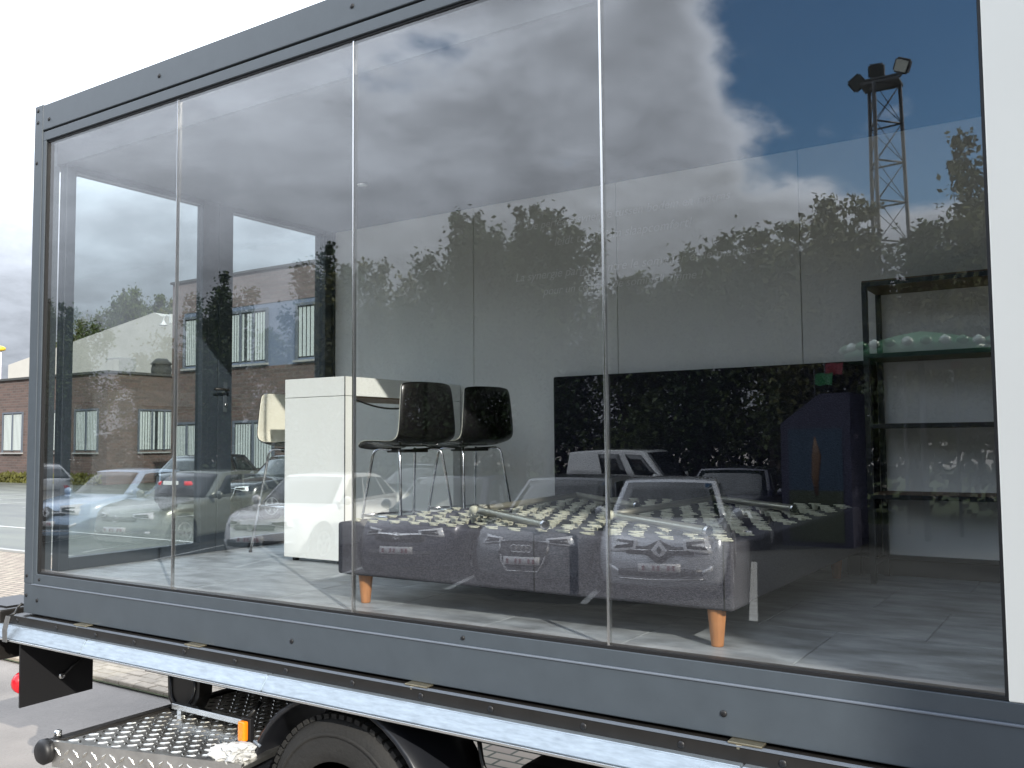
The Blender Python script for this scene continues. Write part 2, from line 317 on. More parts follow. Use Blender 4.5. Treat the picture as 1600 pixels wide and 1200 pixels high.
# panes and aluminium joints
J = [0., 1.183, 2.392, 3.601, 4.8236]
for a, b in zip(J, J[1:]): box('glass_pane', a+.0015, b-.0015, 0, .010, F+.002, F+2.476, 'pane_glass', CT)
for k, x in enumerate(J[1:4]): box('glazing_joint', x-(.0018, .0036, .0046)[k], x+(.0018, .0036, .0046)[k], -.004, .016, F-.004, F+2.474, 'bright_metal', CT, .001)
box('pane_edge', 4.8236, 4.832, -.006, .02, F-.006, F+2.476, 'rubber', CT)
box('side_panel', 4.833, XR-.003, -.012, .06, F-.0065, F+2.48, 'white_panel', CT, .003)
# left end: two glazed leaves
XE = .069
def leaf_door(y0, y1, oy0, oy1, hinge):
    d = box('door_stile', .0, XE, y0, oy0, F, ZC+.02, 'anthracite_dark', CT, .004); box('door_stile', .0, XE, oy1, y1, F, ZC+.02, 'anthracite_dark', CT, .004)
    box('door_rail', .002, XE-.001, oy0, oy1, F, F+.0714, 'anthracite_dark', CT, .003); h = box('door_rail', .002, XE-.001, oy0, oy1, F+2.3155, ZC+.02, 'anthracite_dark', CT, .003)
    box('glass_pane', .026, .036, oy0-.01, oy1+.01, F+.065, F+2.32, 'door_glass', CT)
    return d
leaf_door(.072, 1.085, .1325, 1.0323, 0); st = leaf_door(1.165, 2.236, 1.2806, 2.1659, 1)
box('door_mullion', -.01, XE-.006, 1.086, 1.164, F, ZC+.02, 'anthracite_dark', CT, .003)
box('end_post', -.119, XE+.02, 2.237, 2.38, F-.2, ZR-.013, 'anthracite_dark', CT, .004); box('end_beam', -.119, -.037, .07, 2.24, ZC-.0, ZR-.014, 'anthracite', CT, .003); box('end_sill', -.117, -.037, .07, 2.24, F-.20, F-.003, 'anthracite', CT, .003)
lock = box('lock_plate', XE+.001, XE+.007, 1.205, 1.235, F+.93, F+1.13, 'anthracite', CT, .002)
tube('handle', rounded([(XE+.007, 1.22, F+1.08), (XE+.05, 1.22, F+1.08), (XE+.05, 1.10, F+1.08)], .012), .009, 'black_steel', lock); lathe('cylinder', [(.012, 0), (.012, .012), (.006, .014)], 'bright_metal', lock, (XE+.007, 1.22, F+.98), 'x', 10)
# back wall with panels, lettering, skirting
bw = box('back_wall', -.03, XR, YB+.06, YB+.12, F-.02, ZR-.02, 'skirting', CT)
PJ = [.09, 1.4118, 2.525, 3.670, 4.80, 6.15]
for a, b in zip(PJ, PJ[1:]): box('wall_panel', a+.002, b-.002, YB, YB+.0615, F+.001, ZC-.001, 'wall_white', bw, .003)
box('skirting_board', 3.9, 6.14, YB-.016, YB+.003, F, F+.085, 'skirting', bw, .003)
box('glass_pane', 6.17, 6.18, .12, 2.19, F+.07, ZC-.06, 'door_glass', CT)  # unseen right end, glazing added to let daylight onto the shelves
for a, b in ((.062, .125), (1.12, 1.19), (2.185, 2.30)): box('added_end_mullion', 6.152, XR-.004, a, b, F-.001, ZC-.001, 'anthracite_dark', CT, .003)
for a, b in ((F, F+.075), (ZC-.065, ZC-.002)): box('added_end_rail', 6.154, XR-.005, .126, 2.184, a, b, 'anthracite_dark', CT, .003)
lathe('ceiling_spot', [(.035, 0), (.035, -.012), (.025, -.016)], 'bright_metal', CT, (1.2, 1.35, ZC), 'z', 16)
def lettering(txt, x0, x1, z, parent):
    cu = bpy.data.curves.new('lettering', 'FONT'); cu.body = txt; cu.size = .12; cu.shear = .25; cu.extrude = .001
    tmp = bpy.data.objects.new('tmp', cu); COL.objects.link(tmp); dg = bpy.context.evaluated_depsgraph_get()
    me = bpy.data.meshes.new_from_object(tmp.evaluated_get(dg)); bpy.data.objects.remove(tmp)
    xs = [v.co.x for v in me.vertices]; k = (x1-x0)/(max(xs)-min(xs)); me.transform(Matrix.Scale(k, 4))
    bm = bmesh.new(); bm.from_mesh(me); bpy.data.meshes.remove(me); seen = set(); isl = []
    for v in bm.verts:
        if v in seen: continue
        st_, grp = [v], []; seen.add(v)
        while st_:
            a = st_.pop(); grp.append(a)
            for e in a.link_edges:
                b = e.other_vert(a)
                if b not in seen: seen.add(b); st_.append(b)
        us = [q.co.x-.25*q.co.y for q in grp]; isl.append((min(us), max(us), grp))
    isl.sort(key=lambda t: t[0]); words = []
    for a, b, grp in isl:
        if words and a-words[-1][1] < .155*.12*k: words[-1][1] = max(b, words[-1][1]); words[-1][2] += grp
        else: words.append([a, b, list(grp)])
    for a, b, grp in words:
        ix = {v: n for n, v in enumerate(grp)}; fs = {f for v in grp for f in v.link_faces}
        m2 = bpy.data.meshes.new('word'); m2.from_pydata([v.co.copy() for v in grp], [], [[ix[v] for v in f.verts] for f in fs]); m2.materials.append(M['lettering'])
        w = link('word', m2, None, parent, Vector((x0, YB-.0025, z))-wloc(parent), (R(90), 0, 0)); w['kind'] = 'stuff'
    bm.free()
lettering('De perfecte synergie tussen bodem en matras', 1.85, 3.27, F+2.13, bw); lettering('leidt tot ultiem slaapcomfort!', 2.07, 3.03, F+2.00, bw)
lettering('La synergie parfaite entre le sommier et le matelas', 1.76, 3.42, F+1.79, bw); lettering('pour un confort de sommeil ultime !', 1.98, 3.10, F+1.68, bw)

# ------------------------------------------------------------------ truck bed below
TB = thing('truck_bed', 'black truck bed with a silver side strip, mudguard and wheel under the container', 'truck', (2.4, 0, 0))
box('deck', -.20, XR+.5, .06, 2.4, F-.335, F-.262, 'black_steel', TB)
box('side_rail', -.18, XR+.5, -.062, .03, F-.300, F-.242, 'black_steel', TB, .003)
box('rail_lip', -.0, XR+.49, -.066, -.045, F-.2425, F-.2385, 'ledge_paint', TB)
XS = [-.42, .62, 1.98, 4.1, 6.7]
for k, (a, b) in enumerate(zip(XS, XS[1:])):
    t = (0., .22, 0., 0.)[k]
    bm = bmesh.new(); bm_box(bm, a+.001, b-.001, -.132, -.058, F-.352, F-.290)
    for v in bm.verts:
        if v.co.z > F-.3 and v.co.y < -.1: v.co.y += .036+.012*t
    bmesh.ops.bevel(bm, geom=bm.edges[:], offset=.004, segments=2, affect='EDGES'); from_bm('side_strip', bm, 'aluminium', TB)
box('strip_lip', -.42, 6.7, -.137, -.10, F-.364, F-.353, 'alu_edge', TB, .002)
for i in range(20): bolt(-.1+i*.36+(.03 if i % 3 else 0), F-.268, -.0625, .011, TB)
for x in (.50, 1.42, 2.78, 4.10, 5.4):
    c = box('cam_plate', x-.055, x+.055, -.060, -.015, F-.2375, F-.2305, 'brass', TB, .002); lathe('pin', [(.014, 0), (.014, -.012), (.008, -.014)], 'brass', c, (x-.02, -.05, F-.238), 'z', 8)
box('frame_rail', -.1, XR+.4, .75, .85, F-.72, F-.46, 'black_steel', TB, .01); box('frame_rail', -.1, XR+.4, 1.6, 1.7, F-.72, F-.46, 'black_steel', TB, .01)
# tail box, mud flap, lamp
tb = box('tail_box', -.62, -.23, -.10, .28, F-.50, F-.215, 'black_steel', TB, .012); box('lid', -.60, -.26, -.04, .22, F-.2145, F-.205, 'rubber', tb)
fp = mesh('mud_flap', [(0, -.10, F-.345), (0, .335, F-.345), (0, .335, F-.720), (0, -.095, F-.727)], [(0, 1, 2, 3)], 'rubber', TB); md = fp.modifiers.new('s', 'SOLIDIFY'); md.thickness = .012; md.offset = 0
lathe('bolt', [(.02, 0), (.02, .012), (.01, .016)], 'bright_metal', fp, (.006, .14, F-.60), 'x', 8); tube('stay', [(.012, .15, F-.6), (.03, .27, F-.50)], .006, 'black_steel', fp)
lathe('tail_lamp', [(.062, 0), (.06, -.04), (.045, -.06), (.01, -.065)], 'red_lens', TB, (-.007, -.06, F-.60), 'x', 16)
# wheel and mudguard
wc = Vector((2.36, -.05, F-.86)); RW = .435
wh = thing('tmp', '', ''); bpy.data.objects.remove(wh)
ty = lathe('wheel', [(.24, .012), (.26, -.006), (.30, -.012), (.37, -.010), (.405, .004), (.425, .03), (RW-.004, .05), (RW-.004, .20), (.41, .235), (.26, .25), (.24, .24)], 'tyre', TB, wc, 'y', 56)
lathe('rim', [(.243, .02), (.235, .05), (.17, .09), (.08, .07), (.05, .03), (.02, .03)], 'alu_edge', ty, wc, 'y', 32); lathe('sidewall_ring', [(.375, .0), (.372, -.0135), (.358, -.0145), (.355, .0)], 'tyre', ty, wc, 'y', 48)
bm = bmesh.new()
for k in range(62):
    a = 2*math.pi*k/62
    for yo, w in ((.018, .045), (.085, .05), (.15, .05)):
        bm_box(bm, -.014, .014, yo, yo+w, RW-.012, RW+.008, Matrix.Translation(wc) @ Matrix.Rotation(a+(.05 if yo > .08 else 0), 4, 'Y'))
tr = from_bm('tread_blocks', bm, 'tyre', ty); tr['kind'] = 'stuff'
bm = bmesh.new(); rings = []
for k in range(25):
    a = R(194-k*(194+8)/24); ring = []
    for yy, rr in ((-.075, .505), (-.085, .515), (-.075, .530), (.0, .538), (.16, .540), (.30, .536), (.30, .520), (.0, .520)):
        ring.append(bm.verts.new(wc+Vector((math.cos(a)*rr*1.02, yy+.05, math.sin(a)*rr))))
    rings.append(ring)
for a, b in zip(rings, rings[1:]):
    for k in range(8): bm.faces.new((a[k], a[(k+1) % 8], b[(k+1) % 8], b[k]))
bm.faces.new(rings[0]); bm.faces.new(rings[-1][::-1]); fd = from_bm('mudguard', bm, 'fender', TB, True)
for a in (150, 35): tube('clip', [wc+Vector((math.cos(R(a))*.505, -.03, math.sin(R(a))*.505)), wc+Vector((math.cos(R(a))*.545, -.036, math.sin(R(a))*.545))], .007, 'ledge_paint', fd)
tube('stay', [wc+Vector((.40, .03, .30)), wc+Vector((.66, .0, .12)), wc+Vector((.8, .0, .05))], .014, 'shelf_steel', TB); tube('brake_line', rounded([(3.0, .05, F-.40), (3.05, .02, F-.55), (3.35, .04, F-.62), (3.9, .1, F-.58)], .06), .009, 'black_steel', TB)
box('fuel_tank', 3.15, 4.6, .05, .7, F-1.0, F-.50, 'black_steel', TB, .06, 4)
# bracket and folding checker plate platform
br = mesh('bracket', [(.93, .17, F-.46), (1.19, .17, F-.46), (1.185, .17, F-.56), (1.12, .17, F-.655), (1.0, .17, F-.665), (.94, .17, F-.60), (.93, .25, F-.46), (1.19, .25, F-.46), (1.185, .25, F-.56), (1.12, .25, F-.655), (1.0, .25, F-.665), (.94, .25, F-.60)],
    [(5, 4, 3, 2, 1, 0), (6, 7, 8, 9, 10, 11)]+[(i, (i+1) % 6, 6+(i+1) % 6, 6+i) for i in range(6)], 'black_steel', TB)
tube('rim', rounded([(.96, .168, F-.47), (.965, .168, F-.59), (1.06, .168, F-.655), (1.15, .168, F-.56), (1.155, .168, F-.47)], .04), .009, 'fender', br)
ZP = F-.655
pl = box('platform_beam', .90, .965, -.46, 1.5, ZP-.075, ZP+.012, 'black_steel', TB, .01)
lathe('buffer', [(.03, 0), (.055, .0), (.058, -.03), (.045, -.045), (.01, -.048)], 'rubber', pl, (.93, -.462, ZP-.035), 'y', 18); lathe('pivot', [(.018, 0), (.018, .03), (.010, .035)], 'bright_metal', pl, (.93, -.42, ZP+.012), 'z', 10)
P = [(.967, -.455), (1.95, -.20), (1.90, .10), (1.75, .95), (.967, .95)]
ck = mesh('checker_plate', [(x, y, ZP) for x, y in P]+[(x, y, ZP-.02) for x, y in P], [(0, 1, 2, 3, 4), (9, 8, 7, 6, 5)]+[(i, 5+i, 5+(i+1) % 5, (i+1) % 5) for i in range(5)], 'checker', TB)
e0, e1 = Vector((.965, -.462, ZP)), Vector((1.95, -.207, ZP)); dd = (e1-e0).normalized(); nn = Vector((dd.y, -dd.x, 0))
mesh('edge_trim', [e0+nn*.0+Vector((0, 0, .012)), e1+nn*.0+Vector((0, 0, .012)), e1+nn*.006+Vector((0, 0, -.10)), e0+nn*.006+Vector((0, 0, -.10)), e0-nn*.02+Vector((0, 0, .012)), e1-nn*.02+Vector((0, 0, .012)), e1-nn*.014+Vector((0, 0, -.10)), e0-nn*.014+Vector((0, 0, -.10))], [(0, 3, 2, 1), (4, 5, 6, 7), (0, 1, 5, 4), (2, 3, 7, 6), (1, 2, 6, 5), (0, 4, 7, 3)], 'checker', ck)
bm = bmesh.new()
vs = [bm.verts.new(v) for v in ((-.024, 0, 0), (0, -.008, 0), (.024, 0, 0), (0, .008, 0), (-.016, 0, .004), (0, -.004, .0045), (.016, 0, .004), (0, .004, .0045))]
for f in ((0, 1, 5, 4), (1, 2, 6, 5), (2, 3, 7, 6), (3, 0, 4, 7), (4, 5, 6, 7)): bm.faces.new([vs[i] for i in f])
lm = bpy.data.meshes.new('tread_lug'); bm.to_mesh(lm); bm.free(); lm.materials.append(M['checker_lug'])
o_ = wloc(ck); cnt = 0
for i in range(20):
    for j in range(22):
        x = .995+i*.05; y = -.43+j*.05
        if y < -.445+(x-.967)*.26+.035 or cnt >= 298 or x > 1.9-(y-.1)*.17 or y > .62: continue
        link('tread_lug', lm, None, ck, Vector((x, y, ZP))-o_, (0, 0, R(45 if (i+j) % 2 else -45))); cnt += 1
for i in range(19):
    q = e0+dd*(.03+i*.052)
    for r_, dz in ((0, -.03), (1, -.07)):
        o = link('tread_lug', lm, None, ck, q+dd*(.026*r_)+nn*.003+Vector((0, 0, dz))-o_, (R(90), 0, math.atan2(dd.y, dd.x))); o.rotation_euler = (Euler((R(90), 0, math.atan2(dd.y, dd.x))).to_matrix() @ Euler((0, 0, R(45 if (i+r_) % 2 else -45))).to_matrix()).to_euler()
bar = box('locking_bar', 1.06, 1.62, .10, .135, ZP+.035, ZP+.065, 'alu_edge', TB, .004)
for x in (1.10, 1.56): box('bar_foot', x, x+.03, .105, .13, ZP-.001, ZP+.036, 'alu_edge', bar)
am = box('marker_lamp', 1.762, 1.808, -.075, -.045, F-.615, F-.525, 'amber', TB, .010, 3); box('lamp_base', 1.755, 1.815, -.046, -.02, F-.625, F-.515, 'rubber', am, .005); tube('lamp_stem', [(1.785, -.03, F-.52), (1.80, .03, F-.46)], .01, 'black_steel', am)
# strap and rag
sp = thing('ratchet_strap', 'short grey lashing strap with hook at the foot of the corner post', 'strap', (-.06, -.14, F-.36))
tube('hook', rounded([(-.075, -.05, F-.17), (-.085, -.07, F-.19), (-.055, -.10, F-.215), (-.075, -.125, F-.235)], .012), .007, 'black_steel', sp)
ww = [(-.10, -.125, F-.23), (-.055, -.125, F-.23), (-.055, -.142, F-.30), (-.10, -.142, F-.30), (-.052, -.142, F-.368), (-.097, -.142, F-.368)]
o = mesh('webbing', ww, [(0, 1, 2, 3), (3, 2, 4, 5)], 'strap', sp); md = o.modifiers.new('s', 'SOLIDIFY'); md.thickness = .004
bm = bmesh.new(); bmesh.ops.create_icosphere(bm, subdivisions=4, radius=1)
from mathutils import noise as mn
for v in bm.verts:
    p = v.co.copy(); k = 1+.6*mn.noise(p*1.7)+.75*(.5-abs(mn.noise(p*2.6)))+.3*(.5-abs(mn.noise(p*6.))); v.co = Vector((1.84+p.x*.075*k, -.150+p.y*.06*k, ZP+.026+p.z*.032*k))
tag(from_bm('rag', bm, 'rag', None, False), 'crumpled white cloth lying on the silver checker plate', 'cloth')

# ------------------------------------------------------------------ bar table
BT = thing('bar_table', 'tall white bar table with open sides by the glass door', 'table', (1.06, 1.65, F))
x0, x1, y0, y1 = .806, 1.312, 1.081, 2.224
box('leg_panel', x0, x1, y0, y0+.085, F+.022, F+.993, 'table_white', BT, .002); box('leg_panel', x0, x1, y1-.085, y1, F+.022, F+.993, 'table_white', BT, .002)
tt = box('table_top', x0, x1, y0, y1, F+.996, F+1.110, 'table_white', BT, .002); box('underside', x0+.02, x1-.02, y0+.09, y1-.09, F+.988, F+.9965, 'table_under', tt)
box('joint_line', x1-.004, x1+.0006, y0-.0006, y0+.004, F+.03, F+1.109, 'dark_line', BT)
for yy in (y0, y1-.085):
    for xx in (x0+.04, x1-.09): lathe('foot', [(.02, 0), (.02, .02), (.012, .024)], 'rubber', BT, (xx+.02, yy+.042, F), 'z', 10)
tube('cable', [(x1-.06, y0+.12+.06*k, F+.985-.055*math.sin(math.pi*k/12)) for k in range(13)], .006, 'rubber', BT)

# ------------------------------------------------------------------ stools
def stool(label):
    st = thing('bar_stool', label, 'bar stool', group='bar stools around the tall table')
    # local: faces -x, shell profile from the seat front to the top of the back
    prof = [(-.40, .672), (-.385, .695), (-.30, .700), (-.20, .696), (-.10, .692), (-.03, .700), (.018, .735), (.03, .79), (.028, .88), (.024, .98), (.018, 1.04), (.012, 1.055)]
    hw = [.185, .19, .198, .204, .208, .212, .210, .207, .199, .190, .183, .168]
    def shell(name, off, m, lip=0.):
        rows = []
        for i, ((px, pz), w) in enumerate(zip(prof, hw)):
            a, b = prof[max(0, i-1)], prof[min(len(prof)-1, i+1)]; tn = Vector((b[0]-a[0], 0, b[1]-a[1])).normalized(); nr = Vector((-tn.z, 0, tn.x))
            row = []
            for k in range(9):
                t = -1+k/4; yy = t*w; cup = .028*max(0, abs(t)-.45)**1.5*2.2
                c = Vector((px, yy, pz))+nr*(cup+off); row.append(c)
            rows.append(row)
        v = [p for r_ in rows for p in r_]; f = [(i*9+k, i*9+k+1, (i+1)*9+k+1, (i+1)*9+k) for i in range(len(rows)-1) for k in range(8)]
        o = mesh(name, v, f, m, st, True, False); md = o.modifiers.new('s', 'SOLIDIFY'); md.thickness = .006; md.offset = 0; md2 = o.modifiers.new('b', 'SUBSURF'); md2.levels = 1; md2.render_levels = 1; return o
    shell('seat_shell', .0, 'shell_black'); shell('seat_lining', .0075, 'shell_white')
    for sx, sy in ((-1, -1), (-1, 1), (1, -1), (1, 1)):
        tx, ty_ = (-.30 if sx < 0 else -.06), sy*.15; bx, by = (-.405 if sx < 0 else .045), sy*.215
        lg = tube('leg', rounded([(-.18, sy*.05, .672), (tx, ty_, .680), (bx, by, .0)], .045, 5), .0085, 'chrome', st, 10, False); lathe('foot', [(.012, 0), (.012, .012), (.009, .016)], 'rubber', lg, (bx, by, -.003), 'z', 8, False)
    k = .30; fx0, fx1, fy = -.36, .0, .186
    tube('footrest', [(fx0-.01, -fy, k), (fx0-.01, fy, k)], .007, 'chrome', st, 8, False); tube('footrest', [(fx1, -fy, k+.0), (fx1, fy, k+.0)], .007, 'chrome', st, 8, False)
    for s in (-1, 1): tube('footrest', [(fx0, s*fy, k), (fx1, s*fy, k)], .007, 'chrome', st, 8, False)
    box('seat_plate', -.26, -.10, -.09, .09, .658, .676, 'rubber', st, .004, 2, False)
    return st
s1 = stool('black backed bar stool pulled out beside the open end of the white table'); shift(s1, (1.87, 1.16, F), R(-12))
s2 = copy_tree(s1); s2['label'] = 'black backed bar stool by the grey wall and headboard'; shift(s2, (1.885, 1.735, F), R(-15))
s3 = copy_tree(s1); s3['label'] = 'bar stool with cream inside of its back facing out, behind the white table'; shift(s3, (.345, 1.47, F), R(180))

# ------------------------------------------------------------------ bed
BD = thing('bed_base', 'grey upholstered bed base on tapered wooden legs with cream spring plates on top', 'bed', (3.07, 1.1, F))
bx0, bx1, by0, by1 = 2.155, 4.0, .15, 2.11
box('front_rail', bx0, bx1, by0, by0+.19, F+.130, F+.362, 'bed_fabric', BD, .016, 4)
box('side_rail', bx0+.004, bx0+.16, by0+.185, by1, F+.134, F+.359, 'bed_fabric', BD, .014, 4); box('side_rail', bx1-.16, bx1-.012, by0+.185, by1, F+.134, F+.359, 'bed_fabric', BD, .014, 4)
box('seam', bx1-.035, bx1-.031, by0-.0012, by0+.02, F+.137, F+.357, 'dark_line', BD); box('seam', 3.20, 3.203, by0-.001, by0+.02, F+.137, F+.357, 'dark_line', BD)
box('deck', bx0+.15, bx1-.15, by0+.17, by1-.01, F+.15, F+.340, 'bed_deck', BD); box('under_cloth', bx0+.03, bx1-.03, by0+.03, by1-.02, F+.126, F+.15, 'bed_deck', BD)
for lx, ly in ((2.262, .223), (3.92, .200), (2.262, 2.0), (3.88, 2.0), (3.08, 1.1)):
    lathe('leg', [(.020, 0), (.0215, .004), (.034, .135), (.034, .145)], 'oak', BD, (lx, ly, F), 'z', 20)
bm = bmesh.new()
for dx, dy, dz, rx, ry in ((0, 0, .024, .034, .009), (-.024, .024, .020, .018, .006), (.028, -.024, .020, .018, .006)):
    n = 12; top = [bm.verts.new((dx+rx*math.cos(2*math.pi*k/n)*(1-.12*math.cos(4*math.pi*k/n)), dy+ry*math.sin(2*math.pi*k/n), dz)) for k in range(n)]
    bot = [bm.verts.new((v.co.x*1.02, v.co.y*1.02, dz-.003)) for v in top]
    bm.faces.new(top); bm.faces.new(bot[::-1])
    for k in range(n): bm.faces.new((top[k], bot[k], bot[(k+1) % n], top[(k+1) % n]))
bmesh.ops.create_cone(bm, cap_ends=True, segments=6, radius1=.012, radius2=.02, depth=.03, matrix=Matrix.Translation((0, 0, .006)))
bmesh.ops.recalc_face_normals(bm, faces=bm.faces)
sm = bpy.data.meshes.new('spring_plate'); bm.to_mesh(sm); bm.free(); sm.materials.append(M['spring_cream'])
o_ = wloc(BD)
for i in range(17):
    for j in range(16):
        x = bx0+.07+i*.107+(.052 if j % 2 else 0)+random.uniform(-.012, .012); y = by0+.06+j*.124+random.uniform(-.012, .012)
        if x > bx1-.05: continue
        o = link('spring_plate', sm, None, BD, Vector((x, y, F+.347+random.uniform(-.003, .004)))-o_, (random.uniform(-.05, .05), random.uniform(-.05, .05), random.uniform(-.12, .12)))
def uframe(label, pts):
    fr = thing('tube_frame', label, 'metal frame', pts[1], 'bent tube frames lying on the bed base')
    a, b, c, d = [Vector(p) for p in pts]
    for q, r_ in ((a, b), (d, c)):
        o = tube('arm', [r_, q], .0165, 'tube_steel', fr, 14, True, None, False); dr = (q-r_).normalized()
        bm = bmesh.new(); bm_tube(bm, [q-dr*.004, q+dr*.006], .0205, 14); from_bm('end_collar', bm, 'alu_edge', o, True); bm = bmesh.new(); bm_tube(bm, [q+dr*.002, q+dr*.0075], .014, 12); from_bm('bore', bm, 'rubber', o)
    o = tube('crossbar', [b, c], .015, 'tube_steel', fr, 14); dr = (b-c).normalized(); bm = bmesh.new(); bm_tube(bm, [b+dr*.01, b+dr*.04], .020, 14); from_bm('end_cap', bm, 'spring_cream', o, True)
zt = F+.396
uframe('bent steel tube frame lying on the bed base towards the table', [(3.26, .135, zt), (2.667, .52, zt+.012), (2.512, 1.72, zt+.01), (3.12, 1.24, zt)])
uframe('bent steel tube frame lying on the bed base towards the shelves', [(3.895, .195, zt), (3.345, .54, zt+.012), (3.30, 1.80, zt+.01), (3.85, 1.38, zt)])
HB = thing('headboard', 'wide black fabric headboard standing against the grey back wall', 'headboard', (3.1, 2.19, F))
box('panel', 2.115, 4.06, 2.135, 2.243, F+.10, F+1.125, 'headboard_fabric', HB, .012, 3)
for x in (2.35, 3.9): box('foot', x, x+.06, 2.16, 2.22, F, F+.102, 'black_steel', HB)
# shelf unit
SH = thing('shelf_unit', 'tall black metal shelf unit with dark wooden boards beside the white panel', 'shelves', (4.6, 2.05, F))
for x in (4.070, 5.16):
    for y in (1.885, 2.205):
        p = box('post', x, x+.026, y, y+.026, F, F+1.475, 'shelf_steel', SH, .002)
for z in (1.475, 1.115, .766, .418): 
    s = box('shelf_board', 4.072, 5.184, 1.887, 2.229, F+z, F+z+(.022 if z < 1.2 else .03), 'shelf_wood' if z in (.418,) else 'shelf_wood', SH, .002); box('shelf_edge', 4.073, 5.183, 1.8795, 1.8865, F+z-.001, F+z+.021, 'shelf_steel', s)
box('bottom_rail', 4.097, 5.16, 2.208, 2.228, F+.09, F+.11, 'shelf_steel', SH); box('side_rail', 4.075, 4.092, 1.911, 2.205, F+.09, F+.11, 'shelf_steel', SH)

# ------------------------------------------------------------------ cars
def lerp(a, b, t): return a+(b-a)*t
def interp(tab, x):
    for (a, b), (c, d) in zip(tab, tab[1:]):
        if x <= c: return b+(d-b)*max(0, min(1, (x-a)/(c-a)))
    return tab[-1][1]
def emblem_rings(name, cs, r, par, y, ax='y'):
    bm = bmesh.new()
    for cx_, cz_ in cs:
        bm_tube(bm, [(cx_+r*math.cos(2*math.pi*k/16), y, cz_+r*math.sin(2*math.pi*k/16)) for k in range(17)], r*.16, 5, False)
    return from_bm(name, bm, 'bright_metal', par, True, False)
def car(label, paintm, kind='hatch', brand='', group='cars parked facing the container'):
    c = thing('parked_car', label, 'car', group=group)
    Lc, Wc, H = dict(hatch=(4.06, 1.73, 1.45), wagon=(4.7, 1.82, 1.44), suv=(4.6, 1.88, 1.68), van=(4.3, 1.8, 1.76))[kind]
    hz = dict(hatch=0, wagon=-.02, suv=.14, van=.08)[kind]; B = .20+hz*.4; w2 = Wc/2
    T = [(0, .70+hz), (.12, .77+hz), (.5, .84+hz), (1.05, .92+hz), (1.35, .95+hz), (Lc-.35, 1.0+hz), (Lc-.08, .96+hz), (Lc, .80+hz)]
    Wd = [(0, .80), (.18, .88), (.5, .96), (1., 1.), (Lc-.8, 1.), (Lc-.25, .93), (Lc, .84)]
    kz = [(0, .93), (.25, 1.), (.65, 1.), (.9, .96), (1, .90)]
    def low(s, xh, zh, off=0.):
        y = -s*Lc; w = interp(Wd, -y)*w2*interp(kz, zh); x = xh*(w+off); z = B+(interp(T, -y)+.035*(1-xh*xh)*(1 if zh > .98 else 0)-B)*zh
        fr = max(0, 1-s*Lc/.9); rr = max(0, 1-(1-s)*Lc/.8)
        y += -(.24*abs(xh)**2.2)*fr**2-.22*(zh-.38)**2*fr**3+(.20*abs(xh)**2.2)*rr**2+.15*(zh-.4)**2*rr**3
        return Vector((x, y+(off if s < .01 else (-off if s > .99 else 0)), z))
    ss = [0, .012, .035, .08, .15, .25, .34, .45, .6, .75, .86, .93, .97, .99, 1.]; xs = [-1, -.93, -.75, -.4, 0, .4, .75, .93, 1]; zs = [0, .08, .3, .55, .8, .93, 1]
    def shellmesh(name, f, ss, xs, zs, m, par):
        bm = bmesh.new(); V = {}
        def vv(i, j, k):
            if (i, j, k) not in V: V[i, j, k] = bm.verts.new(f(ss[i], xs[j], zs[k]))
            return V[i, j, k]
        a, b, d = len(ss)-1, len(xs)-1, len(zs)-1
        for i in range(a):
            for j in range(b):
                for k in (0, d): bm.faces.new((vv(i, j, k), vv(i+1, j, k), vv(i+1, j+1, k), vv(i, j+1, k)))
            for k in range(d):
                for j in (0, b): bm.faces.new((vv(i, j, k), vv(i+1, j, k), vv(i+1, j, k+1), vv(i, j, k+1)))
        for j in range(b):
            for k in range(d):
                for i in (0, a): bm.faces.new((vv(i, j, k), vv(i, j+1, k), vv(i, j+1, k+1), vv(i, j, k+1)))
        return from_bm(name, bm, m, par, True, False)
    body = shellmesh('body', low, ss, xs, zs, paintm, c)
    a0, a1, b1, b0 = dict(hatch=(1.10, 1.85, 3.35, 3.93), wagon=(1.35, 2.1, 4.0, 4.5), suv=(1.30, 1.95, 3.9, 4.45), van=(1.0, 1.65, 4.15, 4.26))[kind]
    wr = .74 if kind != 'van' else .86
    def gh(s, xh, zh, off=0.):
        yf, yr = lerp(a0, a1, zh), lerp(b0, b1, zh); y = -lerp(yf, yr, s); belt = interp(T, lerp(a0, b0, s))-.05
        rf = H-.05*(2*s-.8)**2; w = lerp(.93, wr, zh**1.2)*w2; x = xh*(w+off); z = lerp(belt, rf, zh)+.03*(1-xh*xh)*zh
        y += -.22*abs(xh)**2*max(0, 1-s*3)*(1-.3*zh)+.14*abs(xh)**2*max(0, 1-(1-s)*4)
        n = off if s < .01 else (-off if s > .99 else 0)
        return Vector((x, y+n*.8, z+abs(n)*.5))
    shellmesh('cabin', gh, [0, .04, .15, .35, .6, .82, .95, 1], [-1, -.94, -.7, -.3, 0, .3, .7, .94, 1], [0, .3, .6, .88, .96, 1], paintm, body)
    def patch(name, f, nu, nv, m, par, th=.008):
        v = [f(i/nu, j/nv) for i in range(nu+1) for j in range(nv+1)]; fc = [(i*(nv+1)+j, (i+1)*(nv+1)+j, (i+1)*(nv+1)+j+1, i*(nv+1)+j+1) for i in range(nu) for j in range(nv)]
        o = mesh(name, v, fc, m, par, True, False); md = o.modifiers.new('s', 'SOLIDIFY'); md.thickness = th; md.offset = 0; return o
    patch('windscreen', lambda u, v: gh(0, lerp(-.88, .88, u), lerp(.06, .93, v), .012), 10, 5, 'car_glass', c)
    patch('rear_window', lambda u, v: gh(1, lerp(-.84, .84, u), lerp(.16, .88, v), .012), 8, 4, 'car_glass', c)
